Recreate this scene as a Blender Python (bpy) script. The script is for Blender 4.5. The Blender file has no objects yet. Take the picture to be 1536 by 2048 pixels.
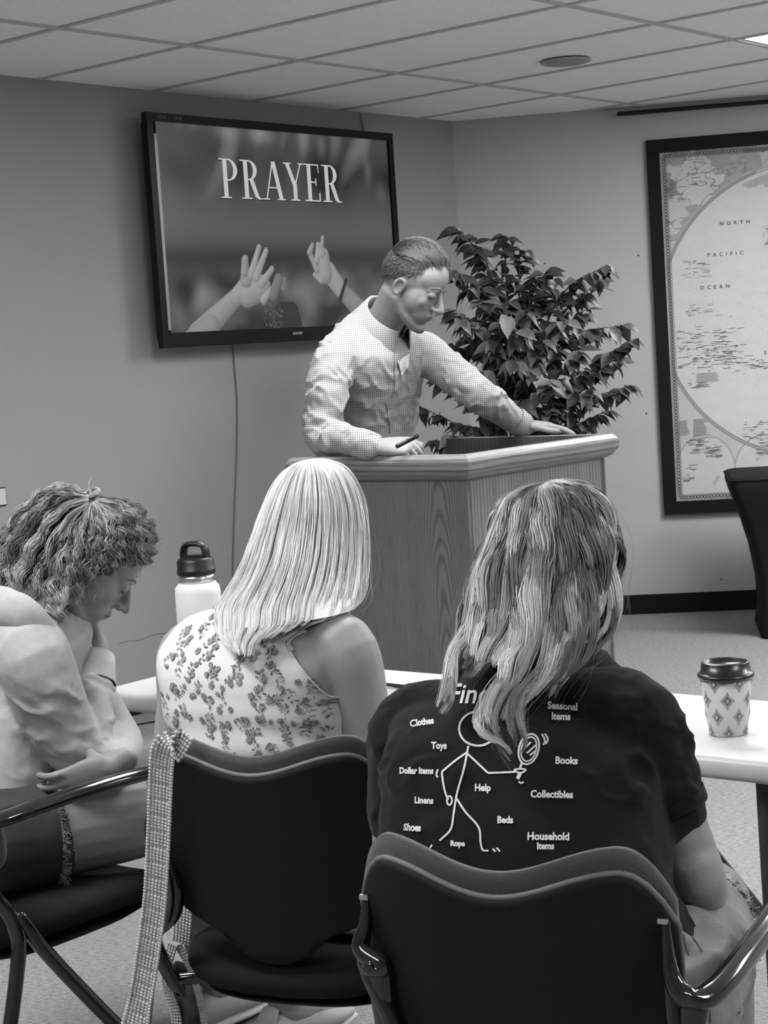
import bpy, bmesh, math, random
import numpy as np
from mathutils import Vector, Matrix, noise
from mathutils.bvhtree import BVHTree
S = bpy.context.scene
random.seed(7); RNG = np.random.default_rng(7)

# ------------------------------------------------------------------ camera
F, PITCH, ROLL, HC = 3502.0, math.radians(5.206), math.radians(-3.705), 1.43
cr, sr = math.cos(ROLL), math.sin(ROLL)
FWD = Vector((0, math.cos(PITCH), -math.sin(PITCH)))
UP0 = Vector((0, math.sin(PITCH), math.cos(PITCH)))
RT0 = Vector((1, 0, 0))
CX = RT0*cr + UP0*sr
CY = -RT0*sr + UP0*cr
cd = bpy.data.cameras.new('camera'); cam = bpy.data.objects.new('camera', cd)
S.collection.objects.link(cam); S.camera = cam
cd.sensor_fit = 'VERTICAL'; cd.sensor_height = 24; cd.lens = 24*F/2048; cd.clip_start = .05; cd.clip_end = 100
M = Matrix((CX, CY, -FWD)).transposed().to_4x4(); M.translation = Vector((0, 0, HC)); cam.matrix_world = M

# ------------------------------------------------------------------ world, exposure
W = bpy.data.worlds.new('world'); S.world = W; W.use_nodes = True
W.node_tree.nodes['Background'].inputs[0].default_value = (.5, .5, .5, 1)
W.node_tree.nodes['Background'].inputs[1].default_value = .3
S.view_settings.view_transform = 'Standard'; S.view_settings.look = 'None'
S.view_settings.exposure = 0.0; S.view_settings.gamma = 1; S.view_settings.use_curve_mapping = False
LAMP = 33          # emission strength of the ceiling panels

# ------------------------------------------------------------------ helpers
def ray(px, py):
    x = (px-768)/F; y = -(py-1024)/F
    return CX*x + CY*y + FWD
def at(px, py, Y):
    d = ray(px, py); d = d*(Y/d.y); return Vector((d.x, d.y, d.z+HC))
def hz(px, py, z):
    d = ray(px, py); d = d*((z-HC)/d.z); return Vector((d.x, d.y, z))
def onplane(px, py, p0, n):
    d = ray(px, py); o = Vector((0, 0, HC)); t = (p0-o).dot(n)/d.dot(n); return o+d*t
def V(*a): return Vector(a)

def mat(name, c, rough=.6, metal=0, spec=.5, bump=0, bscale=100, var=0, vscale=5, emit=0, sheen=0, coat=0, stretch=None, attr=None, detail=3):
    m = bpy.data.materials.new(name); m.use_nodes = True; nt = m.node_tree; N = nt.nodes; L = nt.links
    b = N['Principled BSDF']
    cc = (c, c, c, 1) if not isinstance(c, tuple) else c
    b.inputs['Base Color'].default_value = cc; b.inputs['Roughness'].default_value = rough
    b.inputs['Metallic'].default_value = metal; b.inputs['Specular IOR Level'].default_value = spec
    b.inputs['Sheen Weight'].default_value = sheen; b.inputs['Coat Weight'].default_value = coat
    if emit: b.inputs['Emission Color'].default_value = cc; b.inputs['Emission Strength'].default_value = emit
    tc = N.new('ShaderNodeTexCoord'); src = tc.outputs['Object']
    if stretch:
        mp = N.new('ShaderNodeMapping'); mp.inputs['Scale'].default_value = stretch; L.new(src, mp.inputs[0]); src = mp.outputs[0]
    if attr:
        a = N.new('ShaderNodeAttribute'); a.attribute_name = attr; col = a.outputs['Color']
        L.new(col, b.inputs['Base Color'])
    if var:
        n = N.new('ShaderNodeTexNoise'); n.inputs['Scale'].default_value = vscale; n.inputs['Detail'].default_value = detail
        L.new(src, n.inputs['Vector'])
        r = N.new('ShaderNodeMapRange'); r.inputs['From Min'].default_value = .3; r.inputs['From Max'].default_value = .7
        r.inputs['To Min'].default_value = 1-var; r.inputs['To Max'].default_value = 1+var; L.new(n.outputs['Fac'], r.inputs['Value'])
        mx = N.new('ShaderNodeMix'); mx.data_type = 'RGBA'; mx.blend_type = 'MULTIPLY'; mx.inputs[0].default_value = 1
        if attr: L.new(col, mx.inputs[6])
        else: mx.inputs[6].default_value = cc
        L.new(r.outputs[0], mx.inputs[7]); L.new(mx.outputs[2], b.inputs['Base Color'])
    if bump:
        n = N.new('ShaderNodeTexNoise'); n.inputs['Scale'].default_value = bscale; n.inputs['Detail'].default_value = 3
        L.new(src, n.inputs['Vector']); bp = N.new('ShaderNodeBump'); bp.inputs['Strength'].default_value = bump
        bp.inputs['Distance'].default_value = .004; L.new(n.outputs['Fac'], bp.inputs['Height']); L.new(bp.outputs[0], b.inputs['Normal'])
    return m

def tag(o, label=None, cat=None, group=None, kind=None):
    if label: o['label'] = label
    if cat: o['category'] = cat
    if group: o['group'] = group
    if kind: o['kind'] = kind
    return o
def empty(name, loc=(0, 0, 0), rz=0, label=None, cat=None, group=None):
    o = bpy.data.objects.new(name, None); S.collection.objects.link(o); o.location = loc; o.rotation_euler = (0, 0, rz)
    o.empty_display_size = .1
    return tag(o, label, cat, group)
def link(name, me, m=None, parent=None):
    o = bpy.data.objects.new(name, me); S.collection.objects.link(o)
    if m is not None:
        me.materials.clear(); me.materials.append(m)
    if parent is not None:
        o.parent = parent      # child geometry is given in the parent's local frame
    return o

class MB:
    def __init__(s): s.v = []; s.f = []; s.c = None
    def add(s, vs, fs, M=None):
        k = len(s.v)
        if M is not None: vs = [M @ Vector(v) for v in vs]
        s.v += [tuple(v) for v in vs]; s.f += [tuple(i+k for i in f) for f in fs]; return s
    def box(s, c, d, rz=0, R=None):
        x, y, z = [a/2 for a in d]
        vs = [Vector((sx*x, sy*y, sz*z)) for sz in (-1, 1) for sx, sy in ((-1, -1), (1, -1), (1, 1), (-1, 1))]
        R = R or Matrix.Rotation(rz, 3, 'Z')
        vs = [R @ v + Vector(c) for v in vs]
        return s.add(vs, [(0, 3, 2, 1), (4, 5, 6, 7), (0, 1, 5, 4), (1, 2, 6, 5), (2, 3, 7, 6), (3, 0, 4, 7)])
    def prism(s, poly, z0, z1):
        n = len(poly); vs = [(p[0], p[1], z0) for p in poly]+[(p[0], p[1], z1) for p in poly]
        return s.add(vs, [tuple(range(n))[::-1], tuple(range(n, 2*n))]+[(i, (i+1) % n, (i+1) % n+n, i+n) for i in range(n)])
    def rings(s, R, cap=True):
        n = len(R[0]); vs = [p for r in R for p in r]; fs = []
        for i in range(len(R)-1):
            for j in range(n):
                a = i*n+j; b = i*n+(j+1) % n; fs.append((a, b, b+n, a+n))
        if cap: fs.append(tuple(range(n))[::-1]); fs.append(tuple(range((len(R)-1)*n, len(R)*n)))
        return s.add(vs, fs)
    def tube(s, pts, rad, n=10, side=None, sub=4, cap='round'):
        s.rings(tube_rings(pts, rad, n, side, sub, cap)); return s
    def ell(s, c, r, R=None, n=16, m=10):
        vs = []; fs = []; R = R or Matrix.Identity(3)
        rs = []
        for i in range(m+1):
            a = math.pi*i/m; a = max(1e-3, min(math.pi-1e-3, a))
            rs.append([Vector(c)+R @ Vector((r[0]*math.sin(a)*math.cos(2*math.pi*j/n), r[1]*math.sin(a)*math.sin(2*math.pi*j/n), -r[2]*math.cos(a))) for j in range(n)])
        return s.rings(rs)
    def lathe(s, prof, c=(0, 0, 0), n=24, R=None):
        R = R or Matrix.Identity(3)
        return s.rings([[Vector(c)+R @ Vector((r*math.cos(2*math.pi*j/n), r*math.sin(2*math.pi*j/n), z)) for j in range(n)] for r, z in prof])
    def mesh(s, name):
        me = bpy.data.meshes.new(name); me.from_pydata(s.v, [], s.f); me.update(); return me
    def build(s, name, m=None, parent=None, smooth=False, bevel=0, seg=2, fix=True):
        me = s.mesh(name)
        if bevel or fix:
            bm = bmesh.new(); bm.from_mesh(me)
            bmesh.ops.recalc_face_normals(bm, faces=bm.faces)
            if bevel:
                es = [e for e in bm.edges if len(e.link_faces) == 2 and e.calc_face_angle(0) > .5]
                bmesh.ops.bevel(bm, geom=es, offset=bevel, segments=seg, profile=.5, affect='EDGES', clamp_overlap=True)
            bm.to_mesh(me); bm.free()
        if smooth:
            me.polygons.foreach_set('use_smooth', [True]*len(me.polygons))
        return link(name, me, m, parent)

def cat_rom(P, sub):
    P = [np.array(p, float) for p in P]
    if len(P) < 3 or sub <= 1:
        if sub <= 1: return P
        return [P[0]+(P[-1]-P[0])*i/sub for i in range(sub+1)]
    Q = [2*P[0]-P[1]]+P+[2*P[-1]-P[-2]]; out = []
    for i in range(1, len(Q)-2):
        for k in range(sub):
            t = k/sub
            out.append(.5*((2*Q[i])+(-Q[i-1]+Q[i+1])*t+(2*Q[i-1]-5*Q[i]+4*Q[i+1]-Q[i+2])*t*t+(-Q[i-1]+3*Q[i]-3*Q[i+1]+Q[i+2])*t**3))
    out.append(Q[-2]); return out

def tube_rings(pts, rad, n=10, side=None, sub=4, cap='round'):
    if not isinstance(rad, (list, tuple)): rad = [rad]*len(pts)
    rad = [(r, r) if not isinstance(r, (list, tuple)) else r for r in rad]
    X = cat_rom([list(p)+list(r) for p, r in zip(pts, rad)], sub)
    P = [Vector(x[:3]) for x in X]; R = [(max(x[3], 1e-4), max(x[4], 1e-4)) for x in X]
    rings = []; prev = None
    for i, p in enumerate(P):
        t = (P[min(i+1, len(P)-1)]-P[max(i-1, 0)]).normalized()
        if side is not None: a = Vector(side)
        elif prev is not None: a = prev
        else: a = Vector((0, 0, 1)) if abs(t.z) < .9 else Vector((1, 0, 0))
        a = (a-t*a.dot(t)).normalized(); b = t.cross(a); prev = a
        def ring(c, k, a=a, b=b, r=R[i]): return [c+a*(r[0]*k*math.cos(2*math.pi*j/n))+b*(r[1]*k*math.sin(2*math.pi*j/n)) for j in range(n)]
        if cap == 'round' and i == 0:
            h = min(R[i]); [rings.append(ring(p-t*h*math.sin(q), math.cos(q))) for q in (1.45, 1.05, .55)]
        rings.append(ring(p, 1))
        if cap == 'round' and i == len(P)-1:
            h = min(R[i]); [rings.append(ring(p+t*h*math.sin(q), math.cos(q))) for q in (.55, 1.05, 1.45)]
    return rings

def voxel(mb, name, size, smooth=4, factor=.5):
    """fuse overlapping closed shells into ONE continuous surface"""
    me = mb.mesh(name+'_src'); o = bpy.data.objects.new(name, me); S.collection.objects.link(o)
    bm = bmesh.new(); bm.from_mesh(me); bmesh.ops.recalc_face_normals(bm, faces=bm.faces); bm.to_mesh(me); bm.free()
    r = o.modifiers.new('r', 'REMESH'); r.mode = 'VOXEL'; r.voxel_size = size
    if smooth:
        s = o.modifiers.new('s', 'SMOOTH'); s.factor = factor; s.iterations = smooth
    dg = bpy.context.evaluated_depsgraph_get(); out = bpy.data.meshes.new_from_object(o.evaluated_get(dg))
    bpy.data.objects.remove(o); bpy.data.meshes.remove(me)
    out.polygons.foreach_set('use_smooth', [True]*len(out.polygons)); out.name = name
    return out
def coords(me):
    a = np.empty(len(me.vertices)*3); me.vertices.foreach_get('co', a); return a.reshape(-1, 3)
def normals(me):
    a = np.empty(len(me.vertices)*3); me.vertex_normals.foreach_get('vector', a); return a.reshape(-1, 3)
def setco(me, c): me.vertices.foreach_set('co', c.ravel()); me.update()
def vnoise(P, sc, seed=0.):
    """smooth numpy noise, about -1..1"""
    P = np.asarray(P)*sc+seed*7.31; out = 0
    r = np.random.default_rng(int(seed*100)+3)
    for k in range(5):
        w = r.normal(size=3)*(1+.25*k); ph = r.uniform(0, 6.28)
        w2 = r.normal(size=3); out = out+np.sin(P@w+ph+1.3*np.sin(P@w2+ph*2))
    return out/2.6
def wrinkle(me, amp, dirv=(0, 0, 1), sc=30, seed=1., cross=.25, mask=None):
    """cloth folds: ridges running across dirv"""
    c = coords(me); n = normals(me); d = np.array(dirv, float); d /= np.linalg.norm(d)
    al = c@d; base = vnoise(c, sc*cross, seed); ph = al*sc+2.2*base+.8*vnoise(c, sc*.5, seed+2)
    rid = 1-np.abs(np.sin(ph*.5))**.8*1.6
    env = np.clip(.5+.9*vnoise(c, sc*.22, seed+5), 0, 1.3)
    h = amp*rid*env
    if mask is not None: h = h*mask(c)
    setco(me, c+n*h[:, None])
def colour(me, fn, name='col'):
    c = coords(me); v = np.clip(fn(c), 0, 1); a = me.color_attributes.new(name, 'FLOAT_COLOR', 'POINT')
    out = np.ones((len(c), 4)); out[:, :3] = v[:, None]; a.data.foreach_set('color', out.ravel())

# ------------------------------------------------------------------ materials
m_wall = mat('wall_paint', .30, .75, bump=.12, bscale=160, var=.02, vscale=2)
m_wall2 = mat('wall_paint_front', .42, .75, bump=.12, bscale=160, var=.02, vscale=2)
m_tile = mat('ceiling_tile', .92, .95, bump=.35, bscale=220, var=.03, vscale=60, spec=.1)
m_grid = mat('grid_metal', .50, .6)
m_base = mat('rubber_base', .007, .7, spec=.15)
m_black = mat('black_plastic', .008, .4, spec=.35)
m_gloss = mat('gloss_black_tube', .010, .12, coat=.6)
m_fab = mat('chair_fabric', .07, .95, bump=.6, bscale=600, var=.12, vscale=400, sheen=.2)
m_shell = mat('chair_shell', .006, .7, bump=.25, bscale=900, spec=.25)
m_pipe = mat('chair_piping', .12, .6)
m_seat = mat('seat_fabric', .010, .9, bump=.5, bscale=700, var=.15, vscale=300, spec=.2)
m_white = mat('table_laminate', .52, .35, var=.01)
m_tleg = mat('table_leg_metal', .035, .5, bump=.3, bscale=500)
m_skin = mat('skin', .23, .5, bump=.10, bscale=260, var=.05, vscale=30, spec=.35)
m_skin2 = mat('skin_pale', .29, .52, bump=.08, bscale=260, var=.04, vscale=25, spec=.35)
m_tee = mat('black_tshirt', .0065, .95, bump=.3, bscale=800, spec=.12, sheen=.08)
m_print = mat('white_print', .55, .7)
m_steel = mat('brushed_steel', .55, .3, metal=1)
m_bottle = mat('white_powder_coat', .72, .45)
m_cloth_black = mat('stretch_cover', .008, .9, spec=.2)
m_leaf = mat('leaf', .045, .42, var=.35, vscale=14, spec=.5)
m_leaf2 = mat('leaf_mid', .13, .42, var=.3, vscale=14, spec=.5)
m_leafpale = mat('leaf_pale', .26, .5, var=.15, vscale=20)
m_trunk = mat('bark', .05, .85, bump=.6, bscale=60, var=.3, vscale=30)

def carpet():
    m = bpy.data.materials.new('carpet'); m.use_nodes = True; nt = m.node_tree; N = nt.nodes; L = nt.links; b = N['Principled BSDF']
    b.inputs['Roughness'].default_value = 1; b.inputs['Specular IOR Level'].default_value = .05
    tc = N.new('ShaderNodeTexCoord')
    mp = N.new('ShaderNodeMapping'); mp.inputs['Scale'].default_value = (55, 190, 1); L.new(tc.outputs['Object'], mp.inputs[0])
    n1 = N.new('ShaderNodeTexNoise'); n1.inputs['Scale'].default_value = 1; n1.inputs['Detail'].default_value = 4; n1.inputs['Roughness'].default_value = .7; L.new(mp.outputs[0], n1.inputs[0])
    n2 = N.new('ShaderNodeTexNoise'); n2.inputs['Scale'].default_value = 420; n2.inputs['Detail'].default_value = 2; L.new(tc.outputs['Object'], n2.inputs[0])
    a = N.new('ShaderNodeMath'); a.operation = 'ADD'; L.new(n1.outputs[0], a.inputs[0]); L.new(n2.outputs[0], a.inputs[1])
    r = N.new('ShaderNodeValToRGB'); r.color_ramp.elements[0].position = .36; r.color_ramp.elements[0].color = (.075, .075, .075, 1)
    r.color_ramp.elements[1].position = .56; r.color_ramp.elements[1].color = (.33, .33, .33, 1)
    h = N.new('ShaderNodeMath'); h.operation = 'MULTIPLY'; h.inputs[1].default_value = .5; L.new(a.outputs[0], h.inputs[0]); L.new(h.outputs[0], r.inputs[0])
    L.new(r.outputs[0], b.inputs['Base Color'])
    bp = N.new('ShaderNodeBump'); bp.inputs['Strength'].default_value = .6; bp.inputs['Distance'].default_value = .004; L.new(a.outputs[0], bp.inputs['Height']); L.new(bp.outputs[0], b.inputs['Normal'])
    return m
m_carpet = carpet()

def oak(name, base=.17, cathedral=True, cx=0.0, horiz=False):
    """cut of a trunk: growth rings r = sqrt(x^2 + d(z)^2), plus pores"""
    m = bpy.data.materials.new(name); m.use_nodes = True; nt = m.node_tree; N = nt.nodes; L = nt.links; b = N['Principled BSDF']
    b.inputs['Roughness'].default_value = .42
    tc = N.new('ShaderNodeTexCoord'); src = tc.outputs['Object']
    mp = N.new('ShaderNodeMapping'); L.new(src, mp.inputs[0])
    if horiz: mp.inputs['Rotation'].default_value = (0, math.pi/2, 0)
    src = mp.outputs[0]
    def math_(op, a, bb=None, **k):
        n = N.new('ShaderNodeMath'); n.operation = op
        for i, q in enumerate((a, bb)):
            if q is None: continue
            if isinstance(q, (int, float)): n.inputs[i].default_value = q
            else: L.new(q, n.inputs[i])
        return n.outputs[0]
    sx = N.new('ShaderNodeSeparateXYZ'); L.new(src, sx.inputs[0])
    mpn = N.new('ShaderNodeMapping'); mpn.inputs['Scale'].default_value = (9, 9, 2.4); L.new(src, mpn.inputs[0])
    nz = N.new('ShaderNodeTexNoise'); nz.inputs['Scale'].default_value = 1; nz.inputs['Detail'].default_value = 2; L.new(mpn.outputs[0], nz.inputs[0])
    dist = math_('MULTIPLY', math_('SUBTRACT', nz.outputs[0], .5), .022)
    x = math_('MULTIPLY', math_('ADD', math_('SUBTRACT', sx.outputs[0], cx), dist), 1.75 if cathedral else 1.0)
    if cathedral:
        mpz = N.new('ShaderNodeMapping'); mpz.inputs['Scale'].default_value = (3, 3, 5); L.new(src, mpz.inputs[0])
        nz2 = N.new('ShaderNodeTexNoise'); nz2.inputs['Scale'].default_value = 1; nz2.inputs['Detail'].default_value = 2; L.new(mpz.outputs[0], nz2.inputs[0])
        d = math_('ADD', math_('MULTIPLY', sx.outputs[2], .105), math_('MULTIPLY', nz2.outputs[0], .022))
        rr = math_('SQRT', math_('ADD', math_('MULTIPLY', x, x), math_('MULTIPLY', d, d)))
        ph = math_('MULTIPLY', rr, 720)
    else:
        ph = math_('MULTIPLY', x, 420)
    w = math_('ADD', math_('MULTIPLY', math_('SINE', ph), .5), .5)
    w = math_('POWER', w, 2.5)
    mpp = N.new('ShaderNodeMapping'); mpp.inputs['Scale'].default_value = (520, 520, 16); L.new(src, mpp.inputs[0])
    np_ = N.new('ShaderNodeTexNoise'); np_.inputs['Scale'].default_value = 1; np_.inputs['Detail'].default_value = 2; L.new(mpp.outputs[0], np_.inputs[0])
    mpb = N.new('ShaderNodeMapping'); mpb.inputs['Scale'].default_value = (14, 14, 1); L.new(src, mpb.inputs[0])
    nb = N.new('ShaderNodeTexNoise'); nb.inputs['Scale'].default_value = 1; L.new(mpb.outputs[0], nb.inputs[0])
    por = math_('MULTIPLY', math_('SUBTRACT', np_.outputs[0], .5), .9)
    tot = math_('ADD', math_('SUBTRACT', math_('ADD', 1.0, por), math_('MULTIPLY', w, .42)), math_('MULTIPLY', math_('SUBTRACT', nb.outputs[0], .5), .5))
    tot = math_('MULTIPLY', math_('MAXIMUM', tot, .25), base)
    cb = N.new('ShaderNodeCombineXYZ'); [L.new(tot, cb.inputs[i]) for i in range(3)]
    L.new(cb.outputs[0], b.inputs['Base Color'])
    bp = N.new('ShaderNodeBump'); bp.inputs['Strength'].default_value = .25; bp.inputs['Distance'].default_value = .002; L.new(tot, bp.inputs['Height']); L.new(bp.outputs[0], b.inputs['Normal'])
    return m

# ------------------------------------------------------------------ room shell
G = math.radians(39.2)
Nn = Vector((math.sin(G), math.cos(G), 0)); Uu = Vector((math.cos(G), -math.sin(G), 0))
def un(u, n, z=0): return Uu*u + Nn*n + Vector((0, 0, z))
H = 2.572
A = onplane(904, 247, un(-5.372, 0), Uu); A.z = 0; B = Vector((4.2, A.y-.15*(4.2-A.x), 0)); C_ = Vector((4.2, -2.6, 0)); D_ = Vector((-2.6, -2.6, 0)); E_ = A-Nn*9.2
def wall(name, p, q, m, thick=.1):
    d = (q-p).normalized(); nrm = Vector((d.y, -d.x, 0))     # outward normal given clockwise order seen from above
    cen = Vector((.5, 3, 0))
    if (cen-p).dot(nrm) > 0: nrm = -nrm
    poly = [p, q, q+nrm*thick, p+nrm*thick]
    return tag(MB().prism(poly, 0, H+.12).build(name, m), kind='structure')
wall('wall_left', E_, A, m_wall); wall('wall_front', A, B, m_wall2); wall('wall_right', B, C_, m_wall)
wall('wall_back', C_, D_, m_wall); wall('wall_rear', D_, E_, m_wall)
room = [A, B, C_, D_, E_]
tag(MB().prism(room, -.1, 0).build('floor', m_carpet), kind='structure')
ceil = tag(MB().prism(room, H+.05, H+.12).build('ceiling', m_tile), kind='structure')
def inside(p, marg=0):
    c = 0
    for i in range(5):
        a = room[i]; b = room[(i+1) % 5]; d = (b-a).normalized(); nr = Vector((d.y, -d.x, 0))
        if (p-a).dot(nr) < marg: return False
    return True
def clip(poly):
    # Sutherland-Hodgman against the room outline
    for i in range(5):
        a = room[i]; b = room[(i+1) % 5]; d = (b-a).normalized(); nr = Vector((d.y, -d.x, 0)); out = []
        a2 = a+nr*.004
        for j in range(len(poly)):
            p, q = poly[j], poly[(j+1) % len(poly)]; dp = (p-a2).dot(nr); dq = (q-a2).dot(nr)
            if dp >= 0: out.append(p)
            if (dp >= 0) != (dq >= 0): out.append(p+(q-p)*(dp/(dp-dq)))
        poly = out
        if len(poly) < 3: return None
    return poly
U0, N0 = -4.535, 4.01
lights = [(1, 4), (2, 4), (1, -1), (3, 1), (1, -5), (4, -3), (-1, -3), (2, -9)]  # panel right of the visible one is unseen, added to brighten the map wall
for iu in range(-2, 9):
    for k in range(-9, 7):
        u0 = U0+1.22*iu; n0 = N0+.61*k
        if (iu, k) in lights: continue
        g = .011
        p = clip([un(u0+g, n0+g), un(u0+1.22-g, n0+g), un(u0+1.22-g, n0+.61-g), un(u0+g, n0+.61-g)])
        if not p: continue
        if sum((p[i-1].x*p[i].y-p[i].x*p[i-1].y) for i in range(len(p))) > -.01 and abs(sum((p[i-1].x*p[i].y-p[i].x*p[i-1].y) for i in range(len(p)))) < .01: continue
        MB().prism(p, H+.006, H+.022).build('ceiling_tile', m_tile, ceil)
def bar(name, a, b, w, m, z0, z1, parent):
    d = (b-a).normalized(); s = Vector((d.y, -d.x, 0))*w/2
    p = clip([a+s, b+s, b-s, a-s])
    if p: MB().prism(p, z0, z1).build(name, m, parent)
for k in range(-9, 7): bar('grid_bar', un(-6, N0+.61*k), un(6, N0+.61*k), .024, m_grid, H, H+.006, ceil)
for iu in range(-2, 9): bar('grid_bar', un(U0+1.22*iu, -6), un(U0+1.22*iu, 9), .024, m_grid, H-.0005, H+.0055, ceil)
m_lamp = bpy.data.materials.new('lamp_diffuser'); m_lamp.use_nodes = True
_b = m_lamp.node_tree.nodes['Principled BSDF']; _b.inputs['Base Color'].default_value = (.8, .8, .8, 1)
_b.inputs['Emission Color'].default_value = (1, 1, 1, 1); _b.inputs['Emission Strength'].default_value = LAMP
m_lframe = mat('lamp_frame', .6, .4)
for i, (iu, k) in enumerate(lights):
    u0 = U0+1.22*iu; n0 = N0+.61*k; c = un(u0+.61, n0+.305)
    lab = 'bright flat rectangular ceiling light panel near front wall' if i == 0 else None
    if not inside(c, .25): print('skip light', iu, k); continue
    t = empty('ceiling_light', (c.x, c.y, H), -G, lab or 'unseen rectangular ceiling light panel, out of the picture', 'ceiling light', None if i == 0 else 'ceiling lights behind the camera')
    fr = MB()
    for sx in (-1, 1): fr.box((sx*.59, 0, .012), (.03, .60, .02)); fr.box((0, sx*.288, .012), (1.15, .024, .02))
    fr.build('lamp_frame', m_lframe, t); MB().box((0, 0, .012), (1.15, .552, .008)).build('diffuser', m_lamp, t)
# round flush ceiling speaker
c = hz(1131, 122, H)
t = empty('ceiling_speaker', c, 0, 'round flush white ceiling speaker in the tile left of the light', 'speaker')
MB().lathe([(.105, 0), (.105, -.006), (.095, -.009), (.086, -.006), (.001, -.006)], n=32).build('speaker_rim', mat('speaker_white', .36, .6), t, True)
MB().lathe([(.084, -.004), (.078, -.0085), (.001, -.009)], n=32).build('speaker_grille', mat('speaker_grille', .30, .8, bump=.5, bscale=400), t, True)

# baseboards
def baseboard(name, p, q):
    d = (q-p).normalized(); s = Vector((d.y, -d.x, 0))
    cen = Vector((.5, 3, 0))
    if (cen-p).dot(s) < 0: s = -s
    return tag(MB().prism([p, q, q+s*.012, p+s*.012], .001, .10).build(name, m_base), kind='structure')
baseboard('baseboard_left', E_, A); baseboard('baseboard_front', A, B)
# dark rail along the top of the front wall
dF = (B-A).normalized(); nF = Vector((dF.y, -dF.x, 0))
r0 = onplane(1236, 214, A+nF*.03, nF); 
t = empty('curtain_rail', (0, 0, 0), 0, 'thin black rail running along the top of the front wall', 'rail')
pr = r0.copy(); pr.z = H-.03; pe = pr+dF*2.8; pe.z = H-.03
MB().tube([pr, pe], .011, 8, sub=1).build('rail', m_black, t, True)
MB().box(pr-dF*.03+V(0, 0, .012), (.05, .03, .02), math.atan2(dF.y, dF.x)).build('end_cap', mat('rail_cap', .35), t)

# ------------------------------------------------------------------ television
NL = -Uu*-1            # into the room from the left wall is +u
wl = un(-5.372, 0)
pw = wl+Uu*.115
T1 = onplane(287, 225, pw, Uu); T2 = onplane(780, 267, pw, Uu); T3 = onplane(322, 697, pw, Uu)
tvW = (T2-T1).length*1.0; ztop = (T1.z+T2.z)/2; zbot = T3.z; tvH = ztop-zbot
tvc = (T1+T2)/2; tvc.z = (ztop+zbot)/2
tv = empty('television', tvc, math.pi/2-G, 'wide black television on left wall showing raised hands and a PRAYER title', 'television')
# local frame: x = along the wall to the right (Nn), -y = into the room (Uu)
hw, hh = tvW/2, tvH/2
MB().box((0, .035, 0), (tvW-.06, .05, tvH-.06)).build('back_housing', m_black, tv, bevel=.01)
m_bez = mat('tv_bezel', .005, .35, spec=.25)
fr = MB(); bz = .035; bb = .062
fr.box((0, 0, hh-bz/2), (tvW, .03, bz)); fr.box((0, 0, -hh+bb/2), (tvW, .03, bb))
for s in (-1, 1): fr.box((s*(hw-bz/2), 0, (bb-bz)/2), (bz, .03, tvH-bz-bb-.0005))
fr.build('bezel', m_bez, tv)
m_silver = mat('tv_reflection', .30, .35, metal=.4)
sw, sh0, sh1 = hw-bz, -hh+bb, hh-bz
MB().box((-sw+.009, -.011, (sh0+sh1)/2-.02), (.018, .004, (sh1-sh0)-.06)).build('edge_reflection_strip', m_silver, tv)  # pale strip stands in for a reflection along the screen edge
nx, nz = 340, 190
gx = np.linspace(-sw+.02, sw-.004, nx); gz = np.linspace(sh0, sh1, nz)
X, Z = np.meshgrid(gx, gz); P = np.stack([X.ravel(), np.full(X.size, -.0065), Z.ravel()], 1)
def tvloc(px, py):
    p = onplane(px, py, pw, Uu)-tvc; return p.dot(Nn), p.z
x_, z_ = P[:, 0], P[:, 2]
def gs(px, py, rx, rz, v):
    a, b = tvloc(px, py); return v*np.exp(-((x_-a)/rx)**2-((z_-b)/rz)**2)
img = np.full(len(P), .062)
t_ = (z_-sh0)/(sh1-sh0)
img += .035*np.exp(-((t_-.50)/.16)**2)
img -= .050*np.exp(-((t_-.36)/.07)**2)
img -= .055*np.exp(-((t_-.80)/.13)**2)*(.8+.6*vnoise(np.stack([x_, z_*.6, x_*0], 1), 6, 4))
img += .10*np.clip(vnoise(np.stack([x_, z_*.5, x_*0], 1), 11, 3.)-.1, 0, 2)*(t_ > .62)*np.clip((t_-.62)*6, 0, 1)
img += .075*np.clip(vnoise(np.stack([x_, z_*.7, x_*0], 1), 16, 8.), -.7, 2)*np.clip((.34-t_)*8, 0, 1)
for a in ((450, 262, .07, .035, .12), (520, 270, .08, .04, .14), (605, 278, .05, .06, .07), (640, 292, .03, .06, .07), (733, 340, .03, .07, .07), (760, 385, .04, .05, .06), (385, 250, .05, .02, .05),
          (400, 600, .05, .09, .10), (355, 620, .04, .06, .07), (620, 620, .06, .06, .08), (680, 560, .05, .05, .06), (480, 640, .06, .03, .06), (640, 560, .04, .06, .05), (565, 570, .03, .04, .12)): img += gs(*a)
img = np.clip(img*.80, .008, 1)
def cap2(pa, pb, ra, rb, v, shade=.35, edge=.003):
    """a lit limb in the picture on the screen"""
    global img
    a = np.array(tvloc(*pa)); b = np.array(tvloc(*pb)); d = b-a; L2 = d@d
    q = np.stack([x_, z_], 1)-a; t = np.clip((q@d)/L2, 0, 1); r = (ra+(rb-ra)*t)/F*8.3
    off = q-t[:, None]*d; dist = np.sqrt((off**2).sum(1)); nrm = off@np.array([-.6, .8])/np.maximum(r, 1e-5)
    m = np.clip((r-dist)/edge+.5, 0, 1); val = v*(1+shade*nrm)*(1-.25*np.clip(dist/r, 0, 1)**3)
    line = np.clip(1-np.abs(dist-r)/.003, 0, 1)*(dist > r)
    img = img*(1-m)+val*m
s_ = .27
cap2((395, 672), (470, 595), 26, 17, .25); cap2((380, 690), (420, 655), 26, 24, .22)
cap2((470, 595), (500, 570), 17, 26, .27); cap2((492, 592), (522, 575), 22, 24, .27); cap2((490, 560), (487, 520), 15, 8, .26)
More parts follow.
